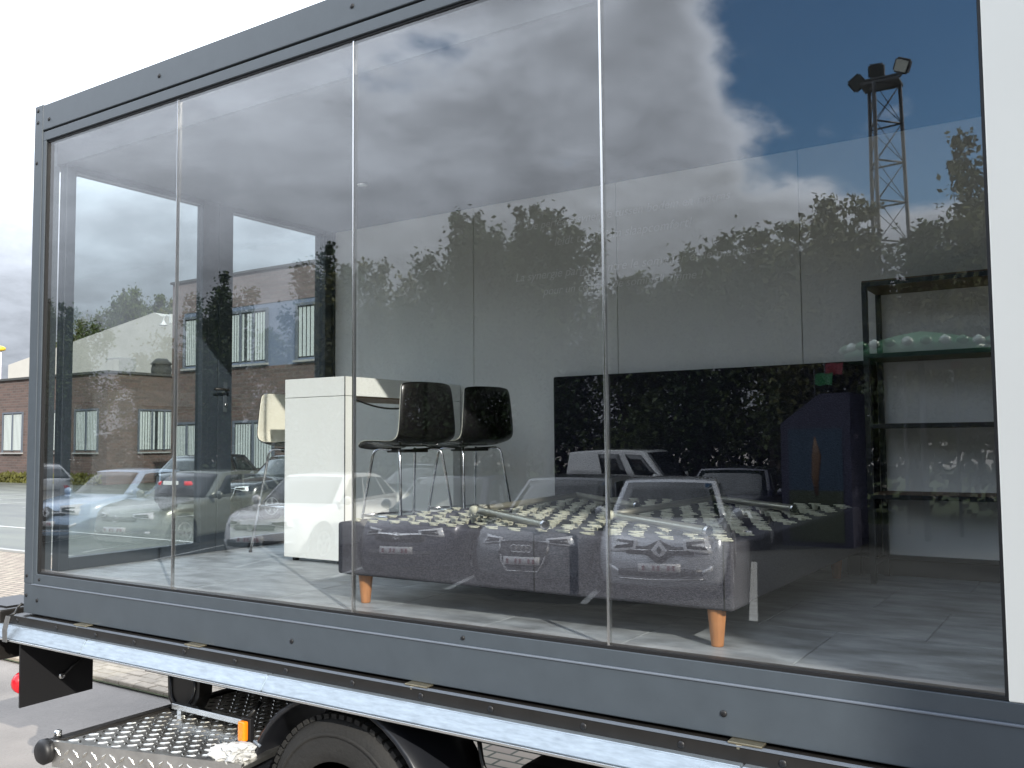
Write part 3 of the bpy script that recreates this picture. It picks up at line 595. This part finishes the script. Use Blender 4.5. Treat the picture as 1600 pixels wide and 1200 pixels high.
    for sd in (-1, 1):
        cuts = [(.10, .42), (.45, .72), (.75, .92)] if kind != 'van' else [(.06, .28), (.36, .60)]
        for u0, u1 in cuts: patch('side_window', lambda u, v, sd=sd, u0=u0, u1=u1: gh(lerp(u0, u1, u)+(.05*(1-v) if u0 < .2 else 0)*(1-u)*-1, sd, lerp(.16, .86, v), .010), 4, 4, 'car_glass', c)
        mr = lathe('mirror', [(.02, -.06), (.07, -.045), (.085, .0), (.07, .05), (.02, .06)], paintm, c, (sd*(w2+.08), -a0-.38, 1.0+hz), 'y', 12, False); mr.scale = (1, 1, 1)
        # head lamps
        if kind in ('hatch',) and brand == 'rhombus': z0, z1, xi = .58, .79, .44
        else: z0, z1, xi = .60, .73, .46
        def hl(u, v, sd=sd):
            xh = lerp(xi, 1.0, u); lo_, hi_ = z0+hz+.01*u+(.07*(1-u)), z1+hz+.03*u
            zh = (lerp(lo_, hi_, v)-B)/(.70+hz-B); zh = min(zh, 1.05)
            p = low(0, sd*xh, min(zh, 1.)); p.z = lerp(lo_, hi_, v)
            if u > .8: p.y -= (u-.8)*.9
            p.x += sd*.012; p.y += .022-.06*max(0, p.z-.70-hz); return p
        h = patch('headlight', hl, 6, 3, 'lamp_clear', c, .02); patch('lamp_surround', lambda u, v, sd=sd: hl(.12+.62*u, .2+.55*v, sd)+Vector((0, .012, 0)), 5, 2, 'trim_black', h, .006)
        patch('tail_light', lambda u, v, sd=sd: low(1, sd*lerp(.55, 1.0, u), lerp(.80, .97, v), .015)+Vector((0, .10*u*u, 0)), 5, 2, 'red_lens', c, .02)
    def fr_(x, z, off=.02):
        zh = max(0, min(1, (z-B)/(.70+hz-B))); xh = x/(.80*w2*interp(kz, zh)); p = low(0, xh, zh); return Vector((x, p.y+off, z))
    def fpatch(name, x0, x1, zlo, zhi, m, off=.02, nu=10, par=c): return patch(name, lambda u, v: fr_(lerp(x0, x1, u), lerp(zlo(u), zhi(u), v)+hz, off), nu, 2, m, par)
    if brand == 'rhombus':
        g_ = fpatch('grille', -.42, .42, lambda u: .60-.13*max(0, 1-abs(u-.5)*5), lambda u: .69+.09*max(0, 1-abs(u-.5)*5), 'trim_black', .022, 16)
        bm = bmesh.new(); yy = fr_(0, .66+hz).y+.03
        o4 = [(0, .13), (.10, 0), (0, -.13), (-.10, 0)]; i4 = [(0, .055), (.036, 0), (0, -.055), (-.036, 0)]
        vo = [bm.verts.new((x, yy, .655+hz+z)) for x, z in o4]; vi = [bm.verts.new((x, yy+.012, .655+hz+z)) for x, z in i4]
        for k in range(4): bm.faces.new((vo[k], vo[(k+1) % 4], vi[(k+1) % 4], vi[k]))
        from_bm('emblem', bm, 'emblem_chrome', g_, False, False)
        for sd in (-1, 1): fpatch('grille_bar', sd*.12, sd*.36, lambda u: .645, lambda u: .655, 'bright_metal', .034, 6)
        fpatch('lower_intake', -.52, .52, lambda u: .33, lambda u: .46-.05*abs(2*u-1), 'trim_black')
        for sd in (-1, 1): fpatch('fog_trim', sd*.52, sd*.64, lambda u: .36+.04*u, lambda u: .40+.06*u, 'lamp_clear', .03, 4)
        fpatch('splitter', -.55, .55, lambda u: .285, lambda u: .30, 'bright_metal', .03)
    elif brand == 'rings':
        fpatch('grille', -.36, .36, lambda u: .30+.10*abs(2*u-1), lambda u: .70-.02*abs(2*u-1)**2, 'trim_black', .022)
        e = [(-.36, .685), (.36, .685), (.30, .42), (.22, .30), (-.22, .30), (-.30, .42), (-.36, .685)]
        bm = bmesh.new(); bm_tube(bm, [fr_(x, z+hz, .03) for x, z in e], .012, 6, False); from_bm('grille_frame', bm, 'bright_metal', c, True, False)
        emblem_rings('emblem', [(-.105+.07*k, .60+hz) for k in range(4)], .048, c, fr_(0, .6+hz).y+.03)
    elif brand == 'bolt':
        fpatch('grille', -.40, .40, lambda u: .56, lambda u: .68, 'trim_black'); fpatch('grille_bar', -.40, .40, lambda u: .655-.03*max(0, 1-abs(u-.5)*5), lambda u: .685, 'bright_metal', .034, 16); fpatch('lower_intake', -.5, .5, lambda u: .32, lambda u: .43, 'trim_black')
        emblem_rings('emblem', [(0, .65+hz)], .05, c, fr_(0, .65+hz).y+.04)
    else:
        fpatch('grille', -.40, .40, lambda u: .59, lambda u: .67, 'trim_black'); fpatch('lower_intake', -.55, .55, lambda u: .31, lambda u: .42, 'trim_black')
        emblem_rings('emblem', [(0, .64+hz)], .055, c, fr_(0, .64+hz).y+.03)
        for sd in (-1, 1): fpatch('fog_light', sd*.58, sd*.66, lambda u: .36, lambda u: .41, 'lamp_clear', .03, 4)
    pt = fpatch('number_plate', -.26, .26, lambda u: .39, lambda u: .495, 'plate_white', .045, 6); 
    q = fr_(0, .44+hz, .052)
    bm = bmesh.new()
    for k in range(7):
        if k in (1, 4): continue
        bm_box(bm, -.21+k*.062, -.21+k*.062+.030, q.y-.01, q.y+.004, q.z-.03, q.z+.03)
    from_bm('plate_characters', bm, 'plate_red', pt, False, False)
    yb_ = -Lc-.025; rp = box('number_plate', -.26, .26, yb_, yb_+.05, .68+hz, .79+hz, 'plate_white', c, .004, 2, False); patch('rear_bumper', lambda u, v: low(1, lerp(-.95, .95, u), lerp(.05, .30, v), .02), 8, 2, 'trim_black', c)
    if brand == 'rhombus': 
        r0 = mesh('rear_emblem', [(0, yb_-.02, .98+hz), (.05, yb_-.02, .905+hz), (0, yb_-.02, .83+hz), (-.05, yb_-.02, .905+hz), (0, yb_+.1, .905+hz)], [(0, 1, 4), (1, 2, 4), (2, 3, 4), (3, 0, 4), (0, 3, 2, 1)], 'bright_metal', c, False, False)
    rw = .32+hz*.25
    for y in (-.82, -.82-Lc*.625):
        for sd in (-1, 1):
            cx_ = sd*(w2-.20)
            wq = lathe('wheel', [(rw*.62, sd*.205), (rw*.66, sd*.215), (rw*.92, sd*.215), (rw, sd*.18), (rw, sd*.02), (rw*.6, 0)], 'tyre', c, (cx_, y, rw), 'x', 28, False)
            bm = bmesh.new()
            for k in range(5): bm_box(bm, sd*.185, sd*.215, -.035, .035, .03, rw*.66, Matrix.Translation((cx_, y, rw)) @ Matrix.Rotation(2*math.pi*k/5, 4, 'X'))
            bm_tube(bm, [(cx_+sd*.20, y+rw*.62*math.cos(2*math.pi*k/24), rw+rw*.62*math.sin(2*math.pi*k/24)) for k in range(25)], .018, 6, False)
            from_bm('rim', bm, 'rim', wq, False, False); lathe('arch', [(rw*1.16, sd*.197), (rw*1.16, sd*.2015), (.05, sd*.2015)], 'trim_black', wq, (cx_, y, rw+.01), 'x', 28, False)
    return c
YN = -7.42
shift(car('silver hatchback with a large diamond badge, parked facing the container', 'paint_silver', 'hatch', 'rhombus'), (.34, YN-.2, 0), R(-19))
shift(car('dark grey estate car with a tall grille and four ring badge, facing the container', 'paint_grey', 'wagon', 'rings'), (-1.58, YN-.05, 0), R(-13))
shift(car('dark blue hatchback with a chrome bar across its grille, facing the container', 'paint_dkblue', 'hatch', 'bolt'), (-3.72, YN, 0), R(-13))
shift(car('white hatchback with fog lamps, parked facing the container', 'paint_white', 'hatch', ''), (-6.75, YN+.1, 0), R(-13))
shift(car('grey green estate car with a round badge, parked facing the container', 'paint_green', 'wagon', ''), (-10.6, YN, 0), R(-13))
shift(car('pale blue hatchback with a large diamond badge, parked facing the container', 'paint_blue', 'hatch', 'rhombus'), (-12.95, YN, 0), R(-13))
gp = 'cars in the second row behind the first'
shift(car('dark blue estate car parked in the row behind, before the trees', 'paint_dkblue', 'wagon', '', gp), (-1.0, -12.9, 0), R(-10))
shift(car('small white van parked sideways under the trees', 'paint_white', 'van', 'rhombus', gp), (-3.3, -19.6, 0), R(-90))
shift(car('dark saloon car in the row behind, near the white van', 'paint_grey', 'wagon', '', gp), (-10.5, -14, 0))
gp = 'cars parked before the brick buildings'
shift(car('black off-roader seen from behind, before the brick building', 'paint_black', 'suv', 'rhombus', gp), (-19.0, 18.6, 0), R(12))
shift(car('black off-roader with a big chrome framed grille facing the container', 'paint_black', 'suv', 'rings', gp), (-14.6, 13.2, 0), R(176))
shift(car('white hatchback parked side on in the row behind, near the pale blue hatchback', 'paint_white', 'hatch', '', 'cars in the second row behind the first'), (-25.6, -12.9, 0), R(95))

# ------------------------------------------------------------------ buildings beyond the lot
def window(b, x0, x1, y, z0, z1, mull=1, axis='x', curtain=True, sgn=-1, name='window'):
    def bx(nm, a0, a1, d0, d1, c0, c1, m, par):
        d0, d1 = sorted((y+sgn*d0, y+sgn*d1))
        return box(nm, a0, a1, d0, d1, c0, c1, m, par) if axis == 'x' else box(nm, d0, d1, a0, a1, c0, c1, m, par)
    w = bx(name, x0, x1, .006, .012, z0, z1, 'window_glass', b)
    t = .09
    bx('frame', x0-t, x0, 0.0, .07, z0-t, z1+t, 'frame_grey', w); bx('frame', x1, x1+t, 0, .07, z0-t, z1+t, 'frame_grey', w); bx('frame', x0, x1, 0, .069, z1, z1+t, 'frame_grey', w); bx('sill', x0-t-.04, x1+t+.04, 0, .14, z0-t-.07, z0-t+.002, 'sill', w)
    for k in range(mull): q = lerp(x0, x1, (k+1)/(mull+1)); bx('mullion', q-.05, q+.05, .012, .06, z0, z1, 'frame_grey', w)
    if curtain:
        n = 14
        for k in range(n):
            if 6 <= k <= 6: continue
            q = lerp(x0+.04, x1-.04, k/n); bx('blind_slat', q, q+(x1-x0)/n*.72, .0125, .0145, z0+.04, z1-.05, 'slat_white', w)
TBD = thing('office_building', 'two storey brick office building with blue grey window bands', 'building', (-18, 22, 0))
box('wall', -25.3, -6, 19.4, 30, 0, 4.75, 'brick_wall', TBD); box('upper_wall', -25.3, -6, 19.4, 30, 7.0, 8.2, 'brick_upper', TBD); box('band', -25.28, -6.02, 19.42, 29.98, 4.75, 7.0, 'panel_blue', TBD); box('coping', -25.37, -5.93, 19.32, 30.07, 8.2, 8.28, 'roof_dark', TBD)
box('corner_pier', -25.3, -24.6, 19.40, 19.8, 4.75, 7.0, 'brick_wall', TBD); box('side_wall', -25.3, -25.0, 19.8, 30, 4.75, 7.0, 'brick_wall', TBD)
for x0, x1, mu in ((-24.5, -22.9, 1), (-22.0, -20.0, 2), (-18.4, -15.6, 2), (-14.6, -12.4, 2)): window(TBD, x0, x1, 19.42, 4.95, 6.75, mu)
for x0, x1 in ((-25.0, -23.6), (-21.6, -19.6), (-18.0, -15.4), (-13.8, -11.4)): window(TBD, x0, x1, 19.40, 1.1, 2.75, 1)
lp = thing('wall_lamp', 'white swan neck lamp fixed to the corner of the two storey brick building', 'lamp', (-26.1, 19.5, 6.1))
lx, ly, lz = -25.3, 19.45, 6.95
lp.location = (lx, ly, lz)
box('bracket', lx-.12, lx-.02, ly-.12, ly, lz-.25, lz+.1, 'pole_white', lp); tube('arm', rounded([(lx-.1, ly-.06, lz+.0), (lx-.28, ly-.08, lz+.1), (lx-.46, ly-.1, lz+.0), (lx-.48, ly-.1, lz-.16)], .1), .03, 'pole_white', lp); lathe('shade', [(.03, .2), (.07, .12), (.16, .01), (.15, 0)], 'pole_white', lp, (lx-.48, ly-.1, lz-.32), 'z', 14)
LB = thing('brick_annex', 'low flat roofed brick building across the car park', 'building', (-45, 25, 0))
box('wall', -62, -36.9, 24.2, 40, 0, 5.6, 'brick_wall', LB); box('coping', -62.1, -36.8, 24.08, 40.1, 5.6, 5.72, 'roof_dark', LB)
for k in range(6): window(LB, -39.6-k*3.5, -38.2-k*3.5+.5, 24.2, 1.7, 3.75, 1)
window(LB, 26.0, 28.2, -36.9, 1.7, 3.75, 2, 'y', True, 1); window(LB, 30.5, 32.7, -36.9, 1.7, 3.75, 2, 'y', True, 1)
ac = thing('roof_unit', 'pale ventilation box on the low brick roof', 'vent', (-38.6, 26.5, 5.72))
box('casing', -39.4, -38.15, 26, 27.0, 5.7, 6.7, 'sill', ac, .03); box('grille', -39.32, -38.8, 25.985, 26.02, 5.85, 6.6, 'render_pale', ac); box('grille', -38.75, -38.22, 25.985, 26.02, 5.85, 6.6, 'render_pale', ac)
ac.location += Vector((-1.3, .5, 0))
lathe('roof_cowl', [(.5, 0), (.55, .5), (.5, .75), (.6, .8), (.3, 1.1)], 'roof_dark', None, (-39.6, 29.2, 5.7), 'z', 14); tag(bpy.data.objects['roof_cowl'], 'round dark roof cowl on the low brick roof', 'vent')
HL = thing('pale_hall', 'pale rendered hall with a sloping roofline behind the low brick building', 'building', (-62, 46, 0))
hp = [(-82, 0), (-62, 0), (-50, 0), (-50, 12.2), (-58.8, 12.3), (-59.9, 12.7), (-82, 9.6)]
mesh('wall', [(x, 43, z) for x, z in hp]+[(x, 58, z) for x, z in hp],
    [(0, 1, 2, 3, 4, 5, 6), (13, 12, 11, 10, 9, 8, 7)]+[(i, 7+i, 7+(i+1) % 7, (i+1) % 7) for i in range(7)], 'render_pale', HL)
ps = thing('street_lamp', 'slim white lamp post with a yellow head beyond the low brick building', 'street lamp', (-57.5, 31.5, 0))
q = CAM+ray(1, 546)*62
ps.location = (q.x, q.y, 0); tube('pole', [(q.x, q.y, 0), (q.x, q.y, q.z-.05)], .06, 'pole_white', ps); lathe('lamp_head', [(.08, -.1), (.26, -.05), (.28, .1), (.1, .2)], 'lamp_yellow', ps, (q.x, q.y, q.z), 'z', 14)

NB = thing('added_shade_building', 'tall unseen brick building added beside the container to cast shade on the white panel', 'building', (22, -2, 0))  # out of view, added to cast the shade edge on floor and panel
WX, WY = 4.417+14*math.cos(SUN_AZ), .03-14*math.sin(SUN_AZ)
box('wall', WX, WX+14, WY, WY+16, 0, 13.2, 'brick_wall', NB); box('coping', WX-.0, WX+14.1, WY-.0, WY+16.1, 13.2, 13.35, 'roof_dark', NB)
for k in range(3):
    for z in (1.2, 5.2, 9.2): window(NB, WX+1.5+k*4.2, WX+3.9+k*4.2, WY, z, z+2.0, 1)
# ------------------------------------------------------------------ trees
def make_tree(seed, H, W_, lm, n, slim):
    rd = random.Random(seed); t = thing('deciduous_tree', '', 'tree')
    bm = bmesh.new(); tips = []
    bm_tube(bm, [(0, 0, -.05), (.03, 0, H*.2), (-.05, .05, H*.45), (.02, 0, H*.8)], .1, 8, True, [.17, .13, .10, .03]); tips.append((Vector((.02, 0, H*.86)), .8))
    for k in range(24):
        z0 = H*rd.uniform(.16, .62); a = rd.uniform(0, 6.28); sp = W_*(1-(1.15 if slim else .6)*(z0/H-.16))*rd.uniform(.4, .95); rise = H*rd.uniform(.10, .36)*(1.25 if slim else .9)
        e = Vector((math.cos(a)*sp, math.sin(a)*sp, min(z0+rise, H*rd.uniform(.86, 1.0)))); md_ = Vector((math.cos(a)*sp*.55, math.sin(a)*sp*.55, z0+rise*.35))
        bm_tube(bm, [(0, 0, z0), md_, e], .03, 5, True, [.055, .035, .012]); tips += [(e, 1.), (md_, 1.15), ((e+md_)/2, 1.1)]
        if rd.random() < .4: e2 = e+Vector((math.cos(a+rd.uniform(-.6, .6))*.5, math.sin(a)*.5, rd.uniform(.4, 1.1))); bm_tube(bm, [e, e2], .012, 4, True); tips += [(e2, .45), ((e+e2)/2, .6)]
    for k in range(11 if slim else 7):
        a = rd.uniform(0, 6.28); sp = W_*rd.uniform(.04, .42 if slim else .7); zb = H*rd.uniform(.55, .72); zt_ = H*(rd.uniform(.88, 1.08)-.36*sp/W_); b0_ = Vector((math.cos(a)*sp*.6, math.sin(a)*sp*.6, zb)); e = Vector((math.cos(a)*sp*1.1, math.sin(a)*sp*1.1, zt_))
        bm_tube(bm, [b0_, e], .02, 4, True, [.03, .008])
        for q in range(4): tips.append((b0_.lerp(e, .25+q*.26), rd.uniform(.35, .8)-.10*q))
    from_bm('trunk', bm, 'bark', t, True, False)
    verts, faces = [], []
    while len(faces) < n:
        c_, k_ = rd.choice(tips); rr = .56*k_*(W_/2.2)**.5
        d = Vector((rd.gauss(0, 1), rd.gauss(0, 1), rd.gauss(0, 1)))*rr*.62; d.z *= 1.2 if slim else .85
        p = c_+d; s = rd.uniform(.04, .092); nrm = Vector((rd.gauss(0, 1), rd.gauss(0, 1), rd.gauss(0, 1)+.6)).normalized(); a_ = nrm.orthogonal().normalized(); b_ = nrm.cross(a_); th = rd.uniform(0, 6.28); a_, b_ = a_*math.cos(th)+b_*math.sin(th), b_*math.cos(th)-a_*math.sin(th)
        i = len(verts); verts += [p-a_*s*1.2, p-b_*s*.7+a_*s*.1, p+a_*s*1.2, p+b_*s*.7+a_*s*.1]; faces.append((i, i+1, i+2, i+3))
    mesh('crown', verts, faces, lm, t, False, False); return t
protos = [make_tree(1, 8.0, 2.3, 'leaf_dark', 21000, True), make_tree(2, 8.0, 2.7, 'leaf_mid', 22000, False), make_tree(5, 8.0, 2.4, 'leaf_olive', 14000, False), make_tree(9, 8.0, 1.9, 'leaf_dark', 16000, True)]
used = [0]*4
def put(k, x, y, h, rz, label, group):
    t = protos[k] if not used[k] else copy_tree(protos[k]); used[k] = 1; s = h/8.; t.location = (x, y, 0); t.rotation_euler = (0, 0, rz); t.scale = (s*.5+.5, s*.5+.5, s); t['label'] = label; t['group'] = group
gt = 'row of trees behind the parked cars'; LT = {3.6: 'tallest loose olive tree in the row, beside the round green canopy', 1.0: 'broad green tree between the kiosk and the round green canopy', -.8: 'loose olive tree just behind the dark blue kiosk', -2.6: 'broad green tree before the floodlight mast', -5.0: 'low slim tree behind the small white van', -6.9: 'broad green tree behind the tail of the small white van', 6.6: 'broad green tree past the round green canopy, near the added brick building', 9.6: 'slim dark tree at the end of the row towards the added brick building'}; l0 = ('slim dark green tree in the row behind the parked cars', 'broad mid green tree in the row behind the parked cars', 'loose olive green tree in the row behind the parked cars', 'narrow dark tree in the row behind the parked cars')
for k, x, y, h in ((2, 3.6, -20.2, 9.6), (1, 1.0, -21.4, 7.7), (2, -.8, -20.8, 8.3), (1, -2.6, -21.6, 8.1), (0, -5.0, -22.2, 7.0), (1, -6.9, -21.4, 7.3), (0, -9.3, -20.9, 8.6), (3, -10.7, -21.6, 8.8), (0, -12.4, -21.0, 8.9), (1, -14.8, -22, 6.9), (2, -16.6, -21.1, 8.6), (3, -18.3, -21.0, 8.6),
                   (1, -21.5, -23, 6.6), (3, -24.6, -21.3, 8.3), (2, -26.7, -21.5, 7.2), (1, -30.5, -23, 6.4), (0, -35.6, -21.2, 8.0), (3, -37.8, -21.4, 8.4), (1, -42, -22, 8.2), (2, -48, -22, 8.2), (1, 6.6, -21.5, 8.6), (0, 9.6, -22, 8.2)):
    put(k, x, y, h, random.uniform(0, 6.28), LT.get(x, l0[k]), gt)
gt = 'trees beyond the pale hall'; 
for k, x, y, h in ((1, -107, 64, 17), (2, -101, 62, 18), (1, -96, 63, 19.5), (0, -91.5, 62, 19), (1, -87, 62, 20), (2, -82, 62, 19), (1, -77, 62, 18)): put(k, x, y, h, random.uniform(0, 6.28), 'tall green tree standing behind the pale hall', gt)
# hedge: a dense mass of leaves between the trunks
rd = random.Random(3); verts, faces = [], []
for k in range(26000):
    x = rd.uniform(-48, 12); yc = -23.2; h = 2.6+.7*mn.noise(Vector((x*.35, 0, 0)))+.5*mn.noise(Vector((x*1.3, 5, 0)))
    p = Vector((x, yc+rd.gauss(0, .45)+.5*mn.noise(Vector((x*.5, 9, 0))), h*rd.random()**.7)); s = rd.uniform(.08, .17); nrm = Vector((rd.gauss(0, 1), rd.gauss(0, 1)+.5, rd.gauss(0, 1)+.3)).normalized(); a_ = nrm.orthogonal().normalized(); b_ = nrm.cross(a_)
    i = len(verts); verts += [p-a_*s, p-b_*s*.7, p+a_*s, p+b_*s*.7]; faces.append((i, i+1, i+2, i+3))
hd = mesh('hedge', verts, faces, 'leaf_hedge'); hd['kind'] = 'stuff'; tag(hd, 'long dense dark hedge behind the row of trees', 'hedge')
rd = random.Random(8); verts, faces = [], []
for k in range(2500):
    x = rd.uniform(-52, -37); p = Vector((x, 23.9+rd.uniform(-.35, .2), .02+.5*rd.random()**2)); s = rd.uniform(.05, .12); i = len(verts); a_ = rd.uniform(0, 6.28); dx = Vector((math.cos(a_), math.sin(a_), 0))*s
    verts += [p-dx, p+Vector((0, 0, s*1.5)), p+dx, p-Vector((0, 0, s*.5))]; faces.append((i, i+1, i+2, i+3))
wd = mesh('weeds', verts, faces, 'leaf_olive'); wd['kind'] = 'stuff'; tag(wd, 'low weeds along the foot of the low brick building', 'weeds')

# ------------------------------------------------------------------ lattice mast, canopy, kiosk (seen in the glass)
MX, MY = -2.98, -39.58
MS = thing('floodlight_mast', 'tall black lattice mast with floodlights on top, behind the trees', 'mast', (MX, MY, 0))
top = 17.7; legs = [Vector((MX+math.cos(a)*r_, MY+math.sin(a)*r_, 0)) for a in (R(100), R(220), R(340)) for r_ in (1,)]
def lp_(k, z): s = lerp(1.12, .80, z/top); d = legs[k]-Vector((MX, MY, 0)); return Vector((MX+d.x*s, MY+d.y*s, z))
for k in range(3): tube('leg', [lp_(k, 0), lp_(k, top)], .085, 'mast_steel', MS, 6)
nb = 10
for i in range(nb):
    z0, z1 = top*i/nb, top*(i+1)/nb
    for k in range(3):
        k2 = (k+1) % 3
        b = tube('ring_bar', [lp_(k, z1), lp_(k2, z1)], .045, 'mast_steel', MS, 5); tube('brace', [lp_(k, z0), lp_(k2, z1)], .02, 'mast_steel', MS, 4); tube('brace', [lp_(k2, z0), lp_(k, z1)], .02, 'mast_steel', MS, 4)
box('head_platform', MX-.8, MX+.85, MY-.6, MY+.6, top, top+.12, 'mast_steel', MS); tube('head_rail', [(MX-.85, MY+.4, top+.25), (MX+.95, MY+.4, top+.25)], .06, 'mast_steel', MS, 6)
for dx, dz, ry, fx in ((-.95, .25, R(-35), 0), (-.1, .62, R(5), 0), (1.0, .62, R(25), 1)):
    bm = bmesh.new(); mtx = Matrix.Translation((MX+dx, MY+.3, top+dz)) @ Matrix.Rotation(ry, 4, 'Y') @ Matrix.Rotation(R(-20), 4, 'X')
    bm_box(bm, -.34, .34, -.2, .2, -.32, .32, mtx); bmesh.ops.bevel(bm, geom=bm.edges[:], offset=.08, segments=2, affect='EDGES'); fl_ = from_bm('floodlight', bm, 'mast_steel', MS)
    bm = bmesh.new(); bm_box(bm, -.26, .26, .202, .22, -.24, .24, mtx); from_bm('lens', bm, 'lamp_glass' if fx else 'car_glass', fl_); tube('yoke', [(MX+dx, MY+.3, top+dz-.3), (MX+dx*.8, MY+.3, top+.1)], .05, 'mast_steel', fl_, 6)
def vpos(px, py, d):
    v = CAM+(fw+rt*((px-800)/1429.64)-up*((py-600)/1429.64))*d; return Vector((v.x, -v.y, v.z))
c0 = vpos(1440, 552, 18); CN = thing('canopy', 'round green canopy with a white scalloped rim on a post, before the trees', 'canopy', (c0.x, c0.y, 0))
lathe('roof', [(1.42, -.12), (1.46, .02), (1.2, .16), (.5, .34), (.05, .42)], 'canopy_green', CN, c0, 'z', 36); tube('post', [(c0.x, c0.y, 0), (c0.x, c0.y, c0.z+.2)], .06, 'mast_steel', CN)
for k in range(28): a = 2*math.pi*k/28; lathe('scallop', [(.02, .09), (.10, .04), (.11, -.03), (.03, -.08)], 'canopy_white' if k % 2 else 'canopy_green', CN, c0+Vector((math.cos(a)*1.44, math.sin(a)*1.44, .11)), 'z', 8)
k0 = vpos(1275, 760, 17); K = thing('kiosk', 'dark blue kiosk with a gabled top and a painted front, under the trees', 'kiosk', (k0.x, k0.y, 0))
kx, ky = k0.x, k0.y
mesh('cabin', [(kx-.65, ky, 0), (kx+.65, ky, 0), (kx+.65, ky, 2.85), (kx+.1, ky, 2.85), (kx-.65, ky, 2.3), (kx-.65, ky-1.2, 0), (kx+.65, ky-1.2, 0), (kx+.65, ky-1.2, 2.85), (kx+.1, ky-1.2, 2.85), (kx-.65, ky-1.2, 2.3)], [(0, 1, 2, 3, 4), (9, 8, 7, 6, 5)]+[(i, 5+i, 5+(i+1) % 5, (i+1) % 5) for i in range(5)], 'kiosk_dark', K)
pn = box('front_panel', kx-.5, kx+.5, ky+.005, ky+.02, 1.05, 2.2, 'kiosk_blue', K); box('painted_field', kx-.5, kx+.5, ky+.005, ky+.021, .1, 1.045, 'kiosk_green', K)
bm = bmesh.new(); bm_tube(bm, [(kx+.02, ky+.022, .95), (kx, ky+.022, 1.3), (kx+.03, ky+.022, 1.7), (kx, ky+.022, 2.05)], .1, 8, True, [.03, .07, .09, .01]); bmesh.ops.scale(bm, vec=(1, .15, 1), space=Matrix.Translation((0, -ky-.022, 0)), verts=bm.verts); from_bm('painted_figure', bm, 'kiosk_orange', pn, True)
for px, py, mm, nm, lb in ((1302, 576, 'sign_red', 'flag', 'small red bunting flag above the dark blue kiosk'), (1286, 592, 'canopy_green', 'flag', 'small green bunting flag above the dark blue kiosk')):
    q = vpos(px, py, 17.3); o = thing(nm, lb, 'flag', (q.x, q.y, q.z-.2)); mesh('cloth', [(q.x-.17, q.y, q.z+.09), (q.x-.05, q.y+.03, q.z+.12), (q.x+.08, q.y-.02, q.z+.10), (q.x+.17, q.y, q.z+.12), (q.x+.15, q.y, q.z-.12), (q.x+.05, q.y+.02, q.z-.10), (q.x-.06, q.y, q.z-.13), (q.x-.16, q.y, q.z-.10)], [(0, 1, 6, 7), (1, 2, 5, 6), (2, 3, 4, 5)], mm, o).modifiers.new('s', 'SOLIDIFY').thickness = .01
    tube('pole', [(q.x-.17, q.y, 2.2), (q.x-.17, q.y, q.z+.2)], .012, 'mast_steel', o, 5)
q = vpos(1452, 572, 19); o = thing('sign_board', 'long grey name board with a red end on two posts, before the hedge', 'sign', (q.x, q.y, 0))
box('board', q.x-.62, q.x+.42, q.y-.03, q.y+.03, q.z-.09, q.z+.09, 'sign_grey', o); box('red_end', q.x+.425, q.x+.62, q.y-.031, q.y+.031, q.z-.091, q.z+.091, 'sign_red', o)
for s in (-.5, .5): tube('post', [(q.x+s, q.y-.05, 0), (q.x+s, q.y-.05, q.z)], .035, 'mast_steel', o, 6)
